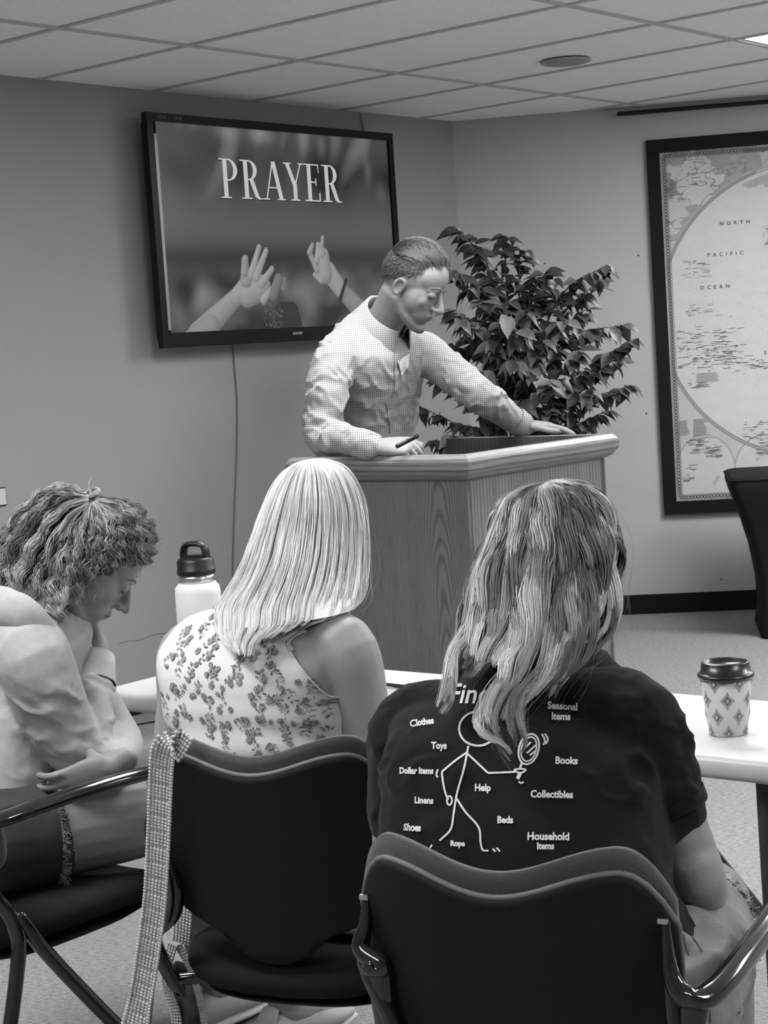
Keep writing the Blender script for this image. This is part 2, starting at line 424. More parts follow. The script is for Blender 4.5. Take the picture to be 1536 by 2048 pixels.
cap2((487, 545), (489, 517), 9, 7, .25); cap2((500, 550), (516, 495), 9, 6, .30); cap2((510, 555), (530, 502), 9, 6, .29); cap2((521, 568), (542, 538), 9, 6, .28); cap2((525, 600), (542, 578), 9, 5, .29)
cap2((566, 575), (567, 560), 9, 6, .16); cap2((545, 590), (555, 560), 12, 12, .15)
cap2((718, 620), (680, 580), 22, 17, .20); cap2((680, 580), (655, 545), 18, 22, .27); cap2((648, 548), (645, 512), 20, 16, .27)
cap2((632, 540), (617, 505), 7, 7, .26); cap2((617, 505), (623, 490), 7, 5, .26); cap2((632, 520), (634, 490), 7, 6, .30); cap2((640, 510), (643, 475), 7, 4, .30); cap2((645, 505), (640, 490), 6, 5, .27)
cap2((640, 560), (627, 550), 8, 5, .28)
cap2((690, 560), (678, 600), 4, 5, .012, 0)
for i in range(5): cap2((560, 655-8*i), (582, 655-8*i), 30-3*i, 30-3*i, .022, 0)
for i in range(130):
    a = random.uniform(0, 6.28); r_ = random.random(); q = (545+18*math.cos(a)*r_, 635+34*math.sin(a)*r_); cap2(q, (q[0]+1, q[1]+1), 2, 2, .02+.09*random.random(), 0)
me = bpy.data.meshes.new('screen')
idx = (np.arange(nz-1)[:, None]*nx+np.arange(nx-1)[None, :]).ravel()
fs = np.stack([idx, idx+1, idx+1+nx, idx+nx], 1)
me.from_pydata(P.tolist(), [], fs.tolist())
a = me.color_attributes.new('col', 'FLOAT_COLOR', 'POINT'); out = np.ones((len(P), 4)); out[:, :3] = img[:, None]; a.data.foreach_set('color', out.ravel())
m_scr = bpy.data.materials.new('screen_picture'); m_scr.use_nodes = True; _n = m_scr.node_tree
_b = _n.nodes['Principled BSDF']; _b.inputs['Base Color'].default_value = (.01, .01, .01, 1); _b.inputs['Roughness'].default_value = .25
_a = _n.nodes.new('ShaderNodeAttribute'); _a.attribute_name = 'col'; _n.links.new(_a.outputs['Color'], _b.inputs['Emission Color']); _b.inputs['Emission Strength'].default_value = 1.0
scr = link('screen', me, m_scr, tv)

def text_mesh(body, size, font=None, weight=0.0, align='CENTER', sx=1.0, res=4):
    cu = bpy.data.curves.new('t', 'FONT'); cu.body = body; cu.size = size; cu.align_x = align; cu.align_y = 'CENTER'
    cu.resolution_u = res; cu.offset = weight; cu.fill_mode = 'FRONT' if False else 'BOTH'; cu.dimensions = '2D'
    o = bpy.data.objects.new('t', cu); S.collection.objects.link(o)
    dg = bpy.context.evaluated_depsgraph_get(); me = bpy.data.meshes.new_from_object(o.evaluated_get(dg))
    bpy.data.objects.remove(o); bpy.data.curves.remove(cu)
    c = coords(me); c[:, 0] *= sx; setco(me, c); return me

# serif title, letter by letter, drawn with strokes (unit height 1)
def serif(ch):
    st = []   # polygons
    def rect(x0, y0, x1, y1): st.append([(x0, y0), (x1, y0), (x1, y1), (x0, y1)])
    def line(x0, y0, x1, y1, w0):  # slanted bar of horizontal width w0
        st.append([(x0-w0/2, y0), (x0+w0/2, y0), (x1+w0/2, y1), (x1-w0/2, y1)])
    def ser(x, y, w=.2): rect(x-w/2, y-.018 if y > .5 else y, x+w/2, y if y > .5 else y+.035)
    def bowl(x, y0, y1, wd, t=.12, a0=-90, a1=90, n=14):
        yc = (y0+y1)/2; ry = (y1-y0)/2
        for i in range(n):
            f0 = math.radians(a0+(a1-a0)*i/n); f1 = math.radians(a0+(a1-a0)*(i+1)/n)
            q = []
            for f, inner in ((f0, 0), (f1, 0), (f1, 1), (f0, 1)):
                rx = wd-(t if inner else 0); r2 = ry-(.035 if inner else 0); q.append((x+rx*math.cos(f), yc+r2*math.sin(f)))
            st.append(q)
    if ch == 'P': rect(.1, 0, .22, 1); ser(.16, 0, .3); rect(.0, .965, .3, 1); bowl(.25, .44, 1, .27); rect(.2, .44, .26, .475); rect(.2, .965, .26, 1); w = .55
    elif ch == 'R':
        rect(.1, 0, .22, 1); ser(.16, 0, .3); rect(.0, .965, .3, 1); bowl(.25, .48, 1, .25); rect(.2, .48, .3, .515); rect(.2, .965, .26, 1)
        st.append([(.26, .5), (.38, .5), (.53, .06), (.41, .06)]); st.append([(.41, .06), (.53, .06), (.58, .02), (.5, -.01)]); st.append([(.5, -.01), (.58, .02), (.64, .035), (.64, 0)]); w = .64
    elif ch == 'A': line(.06, 0, .29, 1, .04); line(.52, 0, .31, 1, .12); rect(.13, .30, .46, .335); ser(.06, 0, .2); ser(.52, 0, .24); w = .60
    elif ch == 'Y': line(.30, .42, .08, 1, .12); line(.32, .42, .52, 1, .04); rect(.25, 0, .37, .45); ser(.31, 0, .28); rect(-.03, .965, .22, 1); rect(.43, .965, .6, 1); w = .56
    elif ch == 'E':
        rect(.1, 0, .22, 1); rect(0, .965, .48, 1); rect(0, 0, .5, .035); rect(.2, .50, .38, .535); rect(.36, .42, .39, .62)
        st.append([(.45, 1), (.48, 1), (.48, .76), (.46, .78)]); st.append([(.46, .22), (.50, .26), (.50, 0), (.46, 0)]); w = .52
    return st, w
a0 = Vector((*tvloc(440, 398), 0)); a1 = Vector((*tvloc(682, 404), 0)); ph = abs(tvloc(440, 316)[1]-tvloc(440, 395)[1])
tot = sum(serif(c)[1] for c in 'PRAYER')+.055*5; kx = (a1.x-a0.x)/tot; zb = a0.y+.004
m_title = bpy.data.materials.new('title_glow'); m_title.use_nodes = True; _b = m_title.node_tree.nodes['Principled BSDF']
_b.inputs['Base Color'].default_value = (.02, .02, .02, 1); _b.inputs['Emission Color'].default_value = (1, 1, 1, 1); _b.inputs['Emission Strength'].default_value = .50
m_tsh = mat('title_shadow', .02, .9)
for dx, dy, mm, dz in ((.0035, -.0075, m_tsh, -.004), (0, -.0085, m_title, 0)):
    x0 = a0.x; b = MB()
    for ch in 'PRAYER':
        ps, w = serif(ch)
        for q in ps:
            k = len(b.v); b.v += [(x0+p[0]*kx+dx, dy-.00005*(len(b.v) % 7), zb+p[1]*ph+dz) for p in q]; b.f.append(tuple(range(k, k+len(q))))
        x0 += (w+.055)*kx
    tl = b.build('title_lettering' if mm is m_title else 'title_lettering_edge', mm, scr, fix=False)
me = text_mesh('SHARP', .018, weight=.0004, sx=1.2)
o = link('maker_name', me, mat('logo_grey', .45, .5), tv); q = tvloc(590, 667); o.location = (q[0], -.0165, q[1]); o.rotation_euler = (math.pi/2, 0, 0)
me = text_mesh('AQUOS   ——  LED ●', .014); o = link('corner_sticker_text', me, mat('sticker_grey', .2, .5), tv); o.location = (-hw+.13, -.0165, hh-.018); o.rotation_euler = (math.pi/2, 0, 0)
MB().box((0, .087, 0), (.5, .05, .35)).build('wall_bracket', m_black, tv)

# hanging tv power cable + upper cable
def cable(name, pts, r, m, label, cat, sub=6, n=6):
    o = MB().tube(pts, r, n, sub=sub).build(name, m, None, True); return tag(o, label, cat)
pc = wl+Uu*.006
cable('power_cable', [onplane(x, y, pc, Uu) for x, y in ((466, 680), (469, 730), (474, 790), (475, 850), (473, 930), (470, 1000), (468, 1060), (466, 1150), (464, 1290), (462, 1400))], .0035, mat('cable_grey', .16, .6), 'grey power cable hanging down the wall below the television', 'cable')
cable('signal_cable', [onplane(x, y, wl+Uu*.012, Uu) for x, y in ((722, 228), (724, 240), (727, 252), (726, 264), (722, 274))], .005, mat('cable_pale', .25, .6), 'short grey cable running from the ceiling behind the television', 'cable')
cable('coiled_cable', [onplane(x, y, wl+Uu*.05, Uu) for x, y in ((775, 530), (779, 508), (786, 493), (795, 491), (800, 498))], .005, m_black, 'black cable loop beside the right edge of the television', 'cable')
# wall switch plate at the far left
q = onplane(-3, 994, wl+Uu*.004, Uu)
t = empty('wall_plate', q, math.pi/2-G, 'small pale wall plate with dark outline at the left picture edge', 'wall plate')
MB().box((0, -.002, 0), (.07, .008, .072)).build('dark_rim', m_black, t, bevel=.003); MB().box((0, -.0075, 0), (.058, .004, .062)).build('plate', mat('plate_white', .55, .5), t)
m_crack = mat('crack_dark', .12, .8)
# settlement crack
tag(MB().tube([onplane(x, y, wl+Uu*.0008, Uu) for x, y in ((238, 1287), (262, 1281), (275, 1282), (300, 1272), (318, 1268), (345, 1264))], .0012, 4, sub=3).build('wall_crack', m_crack), kind='structure')

# ------------------------------------------------------------------ wall map
pm = A+nF*.03
def mp_(px, py): q = onplane(px, py, pm, nF)-A; return q.dot(dF), q.z
L0, zt = mp_(1290, 280); Lb, zb_ = mp_(1330, 1030); zt2 = mp_(1536, 262)[1]
mx0 = (L0+Lb)/2; zt = (zt+zt2)/2; mw = 2.35; mh = zt-zb_
mapo = empty('world_map', A+dF*mx0+nF*.004+V(0, 0, zb_), math.atan2(dF.y, dF.x), 'large framed world map with a black frame and chain border on the front wall', 'map')
# local: x right along wall, -y into room, z up from bottom
fw = .065
b = MB()
b.box((mw/2, -.014, mh-fw/2), (mw, .028, fw)); b.box((mw/2, -.014, fw/2), (mw, .028, fw))
for x in (fw/2, mw-fw/2): b.box((x, -.014, mh/2), (fw, .028, mh-2*fw-.0005))
b.build('frame', mat('map_frame', .007, .7, spec=.15), mapo)
def ml(px, py):
    q = onplane(px, py, pm, nF)-A; return q.dot(dF)-mx0, q.z-zb_
gx = np.concatenate([np.arange(fw, .80, .0042), np.linspace(.80, mw-fw, 60)]); gz = np.linspace(fw, mh-fw, 400)
X, Z = np.meshgrid(gx, gz); P = np.stack([X.ravel(), np.full(X.size, -.006), Z.ravel()], 1); x_, z_ = P[:, 0], P[:, 2]
img = np.full(len(P), .42)
# main hemisphere circle: centre from three points on its edge
def circ(p, q, r):
    ax, ay = p; bx, by = q; cx_, cy_ = r; d = 2*(ax*(by-cy_)+bx*(cy_-ay)+cx_*(ay-by))
    ux = ((ax*ax+ay*ay)*(by-cy_)+(bx*bx+by*by)*(cy_-ay)+(cx_*cx_+cy_*cy_)*(ay-by))/d
    uy = ((ax*ax+ay*ay)*(cx_-bx)+(bx*bx+by*by)*(ax-cx_)+(cx_*cx_+cy_*cy_)*(bx-ax))/d
    return ux, uy, math.hypot(ux-ax, uy-ay)
ccx, ccz, R_ = circ(ml(1536, 338), ml(1325, 600), ml(1486, 880))
dm = np.hypot(x_-ccx, z_-ccz)
P2 = np.stack([x_, z_, x_*0], 1)
n1 = vnoise(P2, 26, 1.5); n2 = vnoise(P2, 70, 2.5)
img = np.where(dm < R_, .50, img)
def blobm(px, py, rx, rz, thr=.0):
    a, c = ml(px, py); return (1-((x_-a)/rx)**2-((z_-c)/rz)**2)+.35*n1+.2*n2 > thr
# upper left inset: sea grey with paler land
x1, z1 = ml(1400, 350); corner = (dm > R_+.02) & (z_ > ml(1400, 478)[1]) & (x_ > .085)
ins = corner & (np.hypot(x_-ml(1355, 360)[0], z_-ml(1355, 360)[1]) < .42)
img = np.where(ins, .30+.02*n1, img)
img = np.where(corner & blobm(1390, 360, .13, .13), .46, img)
img = np.where(corner & blobm(1345, 430, .07, .09), .45, img)
img = np.where(corner & blobm(1335, 375, .05, .05, .2), .22+.06*np.sign(n2), img)
img = np.where(corner & (np.abs(n1) < .08), .2, img)
img = np.where((dm < R_-.02) & blobm(1536, 360, .16, .035), .33, img)
sh = (dm < R_-.02) & (np.abs(vnoise(P2, 40, 6.5)) < .03) & ((z_ < ml(0, 640)[1]) | (z_ > ml(1440, 420)[1])) & (z_ > ml(1440, 780)[1])
img = np.where(sh, .40, img)
# two small lobes bottom
for (cxp, cyp, rx, rz) in ((1412, 945, .15, .19), (1530, 945, .15, .19)):
    a, c = ml(cxp, cyp); e = ((x_-a)/rx)**2+((z_-c)/rz)**2
    img = np.where(e < 1, .46, img); img = np.where((e > .96) & (e < 1.03), .26, img)
    img = np.where((e < .7) & (n1 > .8), .34, img)
img += .01*n2
me = bpy.data.meshes.new('map_sheet'); nx = len(gx); nz = len(gz)
idx = (np.arange(nz-1)[:, None]*nx+np.arange(nx-1)[None, :]).ravel(); fs = np.stack([idx, idx+1, idx+1+nx, idx+nx], 1)
me.from_pydata(P.tolist(), [], fs.tolist()); a = me.color_attributes.new('col', 'FLOAT_COLOR', 'POINT'); out = np.ones((len(P), 4)); out[:, :3] = np.clip(img, 0, 1)[:, None]; a.data.foreach_set('color', out.ravel())
sheet = link('map_sheet', me, mat('map_paper', .5, .6, attr='col'), mapo)
m_ink = mat('map_ink', .06, .7); m_ink2 = mat('map_ink_grey', .2, .7)
def ribbon2(b, pts, w, y):
    for p, q in zip(pts, pts[1:]):
        d = Vector((q[0]-p[0], q[1]-p[1])).normalized(); s = Vector((-d.y, d.x))*w/2; k = len(b.v)
        b.v += [(p[0]+s.x, y, p[1]+s.y), (q[0]+s.x, y, q[1]+s.y), (q[0]-s.x, y, q[1]-s.y), (p[0]-s.x, y, p[1]-s.y)]; b.f.append((k, k+1, k+2, k+3))
b = MB(); b2 = MB()
for k in (0, .014):
    pts = [(ccx+(R_+k)*math.cos(t), ccz+(R_+k)*math.sin(t)) for t in np.linspace(math.pi*.35, math.pi*1.62, 200)]
    pts = [p for p in pts if fw+.01 < p[0] < mw-fw and fw+.01 < p[1] < mh-fw-.01 and p[0] < ccx+.1]
    ribbon2(b, pts, .003, -.0075)
ribbon2(b2, [(ccx+(R_+.007)*math.cos(t), ccz+(R_+.007)*math.sin(t)) for t in np.linspace(math.pi*.6, math.pi*1.4, 160) if ccx+(R_+.007)*math.cos(t) > fw+.02], .011, -.0068)
pts = [(ml(1355, 360)[0]+.42*math.cos(t), ml(1355, 360)[1]+.42*math.sin(t)) for t in np.linspace(-1.6, 1.6, 90)]
ribbon2(b, [p for p in pts if fw+.03 < p[0] and p[1] < mh-fw-.02 and math.hypot(p[0]-ccx, p[1]-ccz) > R_+.015][:], .002, -.0075)
b.build('hemisphere_outline', m_ink2, mapo, fix=False); b2.build('hemisphere_band', mat('map_band', .27, .7), mapo, fix=False)
# chain border
b = MB(); e0 = fw+.008; e1 = e0+.022
def links(p0, p1):
    L = math.hypot(p1[0]-p0[0], p1[1]-p0[1]); n = int(L/.0165)
    for i in range(n):
        cxx = p0[0]+(p1[0]-p0[0])*(i+.5)/n; czz = p0[1]+(p1[1]-p0[1])*(i+.5)/n
        for j in range(8):
            f0, f1 = j*math.pi/4, (j+1)*math.pi/4; k = len(b.v)
            b.v += [(cxx+r*math.cos(f), -.0078, czz+r*math.sin(f)) for f, r in ((f0, .0095), (f1, .0095), (f1, .0048), (f0, .0048))]; b.f.append((k, k+1, k+2, k+3))
em = (e0+e1)/2
links((em, em), (em, mh-em)); links((em, mh-em), (mw-em, mh-em)); links((em, em), (mw-em, em)); links((mw-em, em), (mw-em, mh-em))
for e in (e0-.002, e1+.002): ribbon2(b, [(e, e), (e, mh-e), (mw-e, mh-e), (mw-e, e), (e, e)], .0018, -.0078)
b.build('chain_border', mat('border_ink', .07, .7), mapo, fix=False)
# lettering of the map
def maptext(body, px, py, size, sp=1.0, rot=0, m=m_ink, align='CENTER', wt=.0003, nm='map_lettering'):
    me = text_mesh(body, size, weight=wt, align=align, res=2); o = link(nm, me, m, mapo); a = ml(px, py); o.location = (a[0], -.0085, a[1]); o.rotation_euler = (math.pi/2, rot, 0); return o
for body, px, py in (('N  O  R  T  H', 1470, 445), ('P  A  C  I  F  I  C', 1451, 508), ('O  C  E  A  N', 1430, 574)): maptext(body, px, py, .026)
maptext('NORTHERN PACIFIC', 1530, 298, .022); maptext('S', 1531, 706, .026)
b = MB()
def scribble(px, py, w, h, n, sd):
    r = random.Random(sd)
    for i in range(n):
        x, z = ml(px+r.uniform(-w, w)/1, py+r.uniform(-h, h)); L = r.uniform(.008, .045); x = max(x, fw+.04)
        ribbon2(b, [(x, z), (x+L, z+r.uniform(-.002, .004))], r.uniform(.0015, .0035), -.0082)
for a in ((1385, 540, 25, 18, 26), (1400, 700, 55, 40, 90), (1395, 620, 30, 12, 14), (1450, 710, 45, 20, 60), (1500, 730, 30, 10, 24), (1520, 860, 36, 18, 30), (1430, 690, 60, 60, 30), (1395, 890, 22, 18, 36), (1420, 905, 16, 10, 30), (1375, 960, 12, 30, 14), (1530, 890, 20, 20, 40), (1530, 470, 6, 22, 14), (1400, 345, 28, 30, 26), (1345, 390, 14, 20, 30), (1470, 345, 20, 20, 10), (1392, 770, 18, 6, 20)): scribble(*a, sd=a[0]+a[1])
for (X0, X1, Y0, Y1) in ((1353, 1380, 843, 874), (1387, 1416, 840, 872), (1393, 1441, 748, 764)):
    y = Y0
    while y < Y1:
        p, q = ml(X0, y), ml(X1-random.uniform(0, 8), y); ribbon2(b, [p, (q[0], p[1])], .0022, -.0082); y += 2.6
b.build('place_names', mat('name_ink', .16, .8), mapo, fix=False)['kind'] = 'stuff'
# nail marks on the front wall
b = MB()
for x, y in ((1277, 511), (1293, 827), (1443, 1159), (1090, 527)):
    q = onplane(x, y, A+nF*.001, nF); b.ell(q, (.004, .004, .004), n=8, m=4)
tag(b.build('nail_marks', m_black), kind='structure')
# ------------------------------------------------------------------ white tables (grid aligned)
def white_table(u0, u1, label, n0=2.495, n1=2.935):
    L = u1-u0; D = n1-n0; c = un((u0+u1)/2, (n0+n1)/2)
    t = empty('folding_table', (c.x, c.y, 0), -G, label, 'table', 'white folding tables')
    b = MB(); r = .03; poly = []
    for sx, sy, a0 in ((1, 1, 0), (-1, 1, 90), (-1, -1, 180), (1, -1, 270)):
        for k in range(5):
            a = math.radians(a0+k*22.5); poly.append((sx*(L/2-r)+r*math.cos(a), sy*(D/2-r)+r*math.sin(a)))
    def ins(k): return [(p[0]*(1-2*k/L), p[1]*(1-2*k/D)) for p in poly]
    R = [[Vector((p[0], p[1], z)) for p in ins(k)] for k, z in ((.006, .702), (.002, .704), (0, .712), (.003, .731), (.010, .738), (.018, .740))]
    b.rings(R); b.build('tabletop', m_white, t, True).data
    MB().box((0, 0, .694), (L-.4, .10, .014)).build('centre_rail', m_tleg, t)
    for sx in (-1, 1):
        for sy in (-1, 1):
            lg = MB(); lg.tube([(sx*(L/2-.25), sy*(D/2-.05), .70), (sx*(L/2-.24), sy*(D/2-.05), .012)], .017, 12, sub=1); lg.build('leg', m_tleg, t, True)
        cb = MB(); cb.tube([(sx*(L/2-.25), -D/2+.05, .12), (sx*(L/2-.25), D/2-.05, .12)], .012, 8, sub=1); cb.build('foot_bar', m_tleg, t, True)
        br = MB(); br.tube([(sx*(L/2-.25), -D/2+.06, .44), (sx*(L/2-.62), 0, .69)], .010, 8, sub=1); br.build('brace', m_tleg, t, True)
    return t
white_table(-2.885, -1.06, 'white laminate folding table in front of the three seated women')

# ------------------------------------------------------------------ lectern
zt_ = 1.13
m_desk0 = oak('oak_shadow_board', .05, False)  # shade on the far board's inner face is put into this dark oak
c0 = hz(936, 921, zt_); LW, LD = .655, .765      # front width (towards -u), side depth (along n)
lect = empty('lectern', (c0.x, c0.y, 0), -G, 'tall oak lectern with moulded top beside the standing man', 'lectern')
# local: x = u, y = n ; corner at (0,0); body extends to x -LW and y +LD
m_oakF = oak('oak_front', .150, True, cx=-.135); m_oakS = oak('oak_side', .185, False); m_oakT = oak('oak_trim', .20, False)
m_oakTn = oak('oak_moulding', .19, False)
ov = .035; zb0 = zt_-.055
b = MB(); b.box((-LW/2, LD-ov-.009, zb0/2+.03), (LW-2*ov, .018, zb0-.06)); b.build('back_panel', m_oakS, lect)
b = MB(); b.box((-LW/2, ov+.009, zb0/2+.03), (LW-2*ov, .018, zb0-.06)); b.build('front_panel', m_oakF, lect)
b = MB()
# side panel, texture axis along its width: rotate object so its local x runs along n
s = empty_ = None
o = MB().box((0, 0, 0), (LD-2*ov-.002, .018, zb0-.06)).build('side_panel', m_oakS, lect); o.location = (-ov-.009, LD/2+.008, zb0/2+.03); o.rotation_euler = (0, 0, math.pi/2)
o = MB().box((0, 0, 0), (LD-2*ov-.002, .018, .88)).build('side_panel', m_oakS, lect); o.location = (-LW+ov+.009, LD/2+.008, .50); o.rotation_euler = (0, 0, math.pi/2)
b = MB(); b.box((-LW/2, ov+.012, .03), (LW-2*ov+.004, .03, .06)); b.box((-.045, LD/2+.01, .03), (.025, LD-.12, .06)); b.box((-LW+.045, LD/2+.01, .03), (.025, LD-.12, .06)); b.build('plinth', m_oakT, lect, bevel=.004)
MB().box((-LW/2, LD/2, .5), (LW-2*ov-.04, LD-2*ov-.04, .02)).build('shelf', m_oakT, lect)
# moulding profile swept round three sides: (outset, z)
prof = [(-.045, zt_+.014), (-.014, zt_+.014), (-.002, zt_+.002), (0, zt_-.004), (0, zt_-.026), (-.004, zt_-.030), (-.006, zt_-.034), (-.016, zt_-.048), (-.028, zt_-.055), (-.045, zt_-.055)]
def side_mould(p, q, dout, m, name='moulding'):
    p = Vector((p[0], p[1], 0)); q = Vector((q[0], q[1], 0)); d = (q-p).normalized(); n = Vector((dout[0], dout[1], 0)); L = (q-p).length
    R = []
    for k, s_ in ((0, 1), (L, -1)):
        R.append([p+d*(k+(-o_)*s_)+n*o_+Vector((0, 0, z)) for o_, z in prof])
    b = MB(); b.rings(R, cap=True)
    o = b.build(name, None, lect); 
    # texture frame along the rail
    mw = Matrix.Translation(p) @ Matrix.Rotation(math.atan2(d.y, d.x), 4, 'Z') @ Matrix.Rotation(math.pi/2, 4, 'Y')
    o.data.transform(mw.inverted()); o.matrix_local = mw; o.data.materials.append(m); return o
side_mould((-LW, 0), (0, 0), (0, -1), m_oakTn); side_mould((0, 0), (0, LD), (1, 0), m_oakTn); side_mould((0, LD), (-.604, LD), (0, 1), m_oakTn)
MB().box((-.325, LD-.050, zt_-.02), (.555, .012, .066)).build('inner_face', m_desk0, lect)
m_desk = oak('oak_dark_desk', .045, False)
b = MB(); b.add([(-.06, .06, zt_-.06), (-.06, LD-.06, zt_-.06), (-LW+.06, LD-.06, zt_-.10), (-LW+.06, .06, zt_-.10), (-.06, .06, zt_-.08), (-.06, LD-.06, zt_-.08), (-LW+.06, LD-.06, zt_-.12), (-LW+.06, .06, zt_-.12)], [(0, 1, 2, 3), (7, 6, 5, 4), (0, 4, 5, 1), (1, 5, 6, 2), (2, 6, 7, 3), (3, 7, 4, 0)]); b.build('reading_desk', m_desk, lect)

# ------------------------------------------------------------------ chairs
def chair_mesh_back():
    ns, nt = 60, 30
    def top(s): a = abs(s); return .800+.030*(1-math.cos(min(a/.72, 1)*math.pi))/2-.070*max(0, (a-.70)/.30)**2.3
    def hw_(t): return .206*min(1, (1-max(0, 1-t/.42)**2.3))**.5 if t < .42 else .206+.004*t
    def surf(s, t, off, up=0, ins=0):
        hw = max(hw_(t), .088); x = s*(hw-ins); zb = .49+.04*abs(s)**2; zt = top(s)+up; z = zb+(zt-zb)*t
        y = -.225+.06*(x/.206)**2-.05*(z-.5)/.3+off; return (x, y, z)
    def slab(off0, off1, up, ins, pw):
        b = MB(); A_ = []; B_ = []
        for j in range(nt+1):
            for i in range(ns+1):
                s = -1+2*i/ns; t = j/nt
                e = (max(0, 1-abs(s)**pw)*max(0, 1-abs(2*t-1)**pw))**.5
                uu = up*(t**3)
                A_.append(surf(s, t, off0, uu, ins)); B_.append(surf(s, t, off0+(off1-off0)*(.25+.75*e), uu, ins))
        n = ns+1; k = len(A_); fs = []
        for j in range(nt):
            for i in range(ns):
                a = j*n+i; fs.append((a, a+1, a+n+1, a+n)); fs.append((a+k, a+n+k, a+n+1+k, a+1+k))
        for i in range(ns): fs.append((i, i+k, i+1+k, i+1)); a = nt*n+i; fs.append((a, a+1, a+1+k, a+k))
        for j in range(nt): a = j*n; fs.append((a, a+n, a+n+k, a+k)); a = j*n+ns; fs.append((a, a+k, a+n+k, a+n))
        b.add(A_+B_, fs); return b
    shell = slab(0, .012, 0, 0, 8).mesh('backrest_shell'); cush = slab(.0125, .058, .030, .002, 7).mesh('backrest_cushion')
    path = [surf(-1, .35+.65*k/8, .0) for k in range(8)]+[surf(-1+2*k/30, 1, .0) for k in range(31)]+[surf(1, 1-.65*k/8, .0) for k in range(1, 9)]
    b = MB(); b.tube([(p[0]*1.004, p[1]+.006, p[2]+.002) for p in path], .0042, 8, sub=1); pipe = b.mesh('piping')
    for me in (shell, cush, pipe):
        bm = bmesh.new(); bm.from_mesh(me); bmesh.ops.recalc_face_normals(bm, faces=bm.faces); bm.to_mesh(me); bm.free()
        me.polygons.foreach_set('use_smooth', [True]*len(me.polygons))
    return shell, cush, pipe
def superell(hx, hy, e=3.2, n=40):
    out = []
    for k in range(n):
        a = 2*math.pi*k/n; c, s = math.cos(a), math.sin(a)
        out.append((hx*math.copysign(abs(c)**(2/e), c), hy*math.copysign(abs(s)**(2/e), s)))
    return out
def make_chair(c, rz, label, arms=True):
    t = empty('armchair', (c[0], c[1], 0), rz, label, 'chair', 'black meeting chairs')
    sh, cu, pi = chair_mesh_back()
    s_o = link('backrest_shell', sh, m_shell, t); link('piping', pi, m_pipe, s_o); link('backrest_cushion', cu, m_fab, t)
    se = superell(.216, .255)
    R = [[Vector((p[0]*k, p[1]*k+.025, z+.012*(p[0]/.216)**2-.02*max(0, p[1]/.235)**3)) for p in se] for k, z in ((.55, .418), (.85, .424), (.97, .438), (1.0, .454), (.985, .468), (.90, .480), (.5, .484), (.02, .484))]
    b = MB(); b.rings(R); b.build('seat', m_seat, t, True)
    R = [[Vector((p[0]*k, p[1]*k+.025, z)) for p in se] for k, z in ((.5, .404), (.8, .408), (.88, .419), (.5, .421))]
    b = MB(); b.rings(R); b.build('seat_pan', m_shell, t, True)
    for sx in (-1, 1):
        ka = 1 if sx > 0 else .80
        if arms:
            a = MB(); a.tube([(sx*.199, -.214, .770), (sx*.201, -.218, .740), (sx*.207, -.226, .712), (sx*ka*.220, -.230, .694), (sx*ka*.238, -.224, .688), (sx*ka*.252, -.195, .690), (sx*ka*.262, -.13, .696), (sx*ka*.268, -.02, .700), (sx*ka*.268, .10, .698), (sx*ka*.264, .19, .688), (sx*ka*.259, .222, .672)],
               [(.006, .005), (.008, .007), (.011, .008), (.014, .010), (.017, .012), (.018, .013), (.018, .013), (.018, .013), (.018, .013), (.017, .012), (.013, .010)], 16, side=(1, 0, 0), sub=6); a.build('armrest', m_gloss, t, True)
        w = MB(); w.tube([(sx*.200, -.216, .735), (sx*.204, -.220, .69), (sx*ka*.212, -.222, .62), (sx*ka*.226, -.212, .56), (sx*.242, -.185, .50), (sx*.250, -.20, .40), (sx*.258, -.33, .012)], [(.006, .008), (.010, .010), (.014, .012), (.015, .013), (.014, .014), (.013, .013), (.013, .013)], 14, side=(1, 0, 0), sub=6); w.build('rear_leg', m_gloss, t, True)
        if arms:
            w = MB(); w.tube([(sx*ka*.232, -.222, .685), (sx*ka*.226, -.220, .64), (sx*ka*.226, -.214, .575)], [(.020, .010), (.016, .012), (.012, .012)], 14, side=(1, 0, 0), sub=5); w.build('arm_web', m_gloss, t, True)
        f = MB(); f.tube([(sx*.246, -.175, .51), (sx*.249, -.10, .40), (sx*.258, .21, .012)], .0135, 12, side=(1, 0, 0)); f.build('front_leg', m_gloss, t, True)
        s_ = MB(); s_.tube([(sx*.247, -.10, .405), (sx*.15, -.06, .408)], .012, 10, sub=1); s_.build('side_bracket', m_gloss, t, True)
        MB().box((sx*.198, -.2215, .774), (.012, .004, .006)).build('screw_cap', m_steel, t)
    return t
_q = at(1006, 1750, 1.99); chR = make_chair((_q.x+.097, 2.197), -math.radians(25), 'black armchair nearest the camera, under the woman in the black t-shirt'); chR.scale = (.94, 1, 1)
_q = at(519, 1560, 2.66); chM = make_chair((_q.x+.084, 2.870), -math.radians(21), 'middle black armchair under the blonde woman, with a crocheted strap over its back', arms=False)
chL = make_chair((-.745, 3.205), -math.radians(39), 'black armchair at the left edge under the curly haired woman')
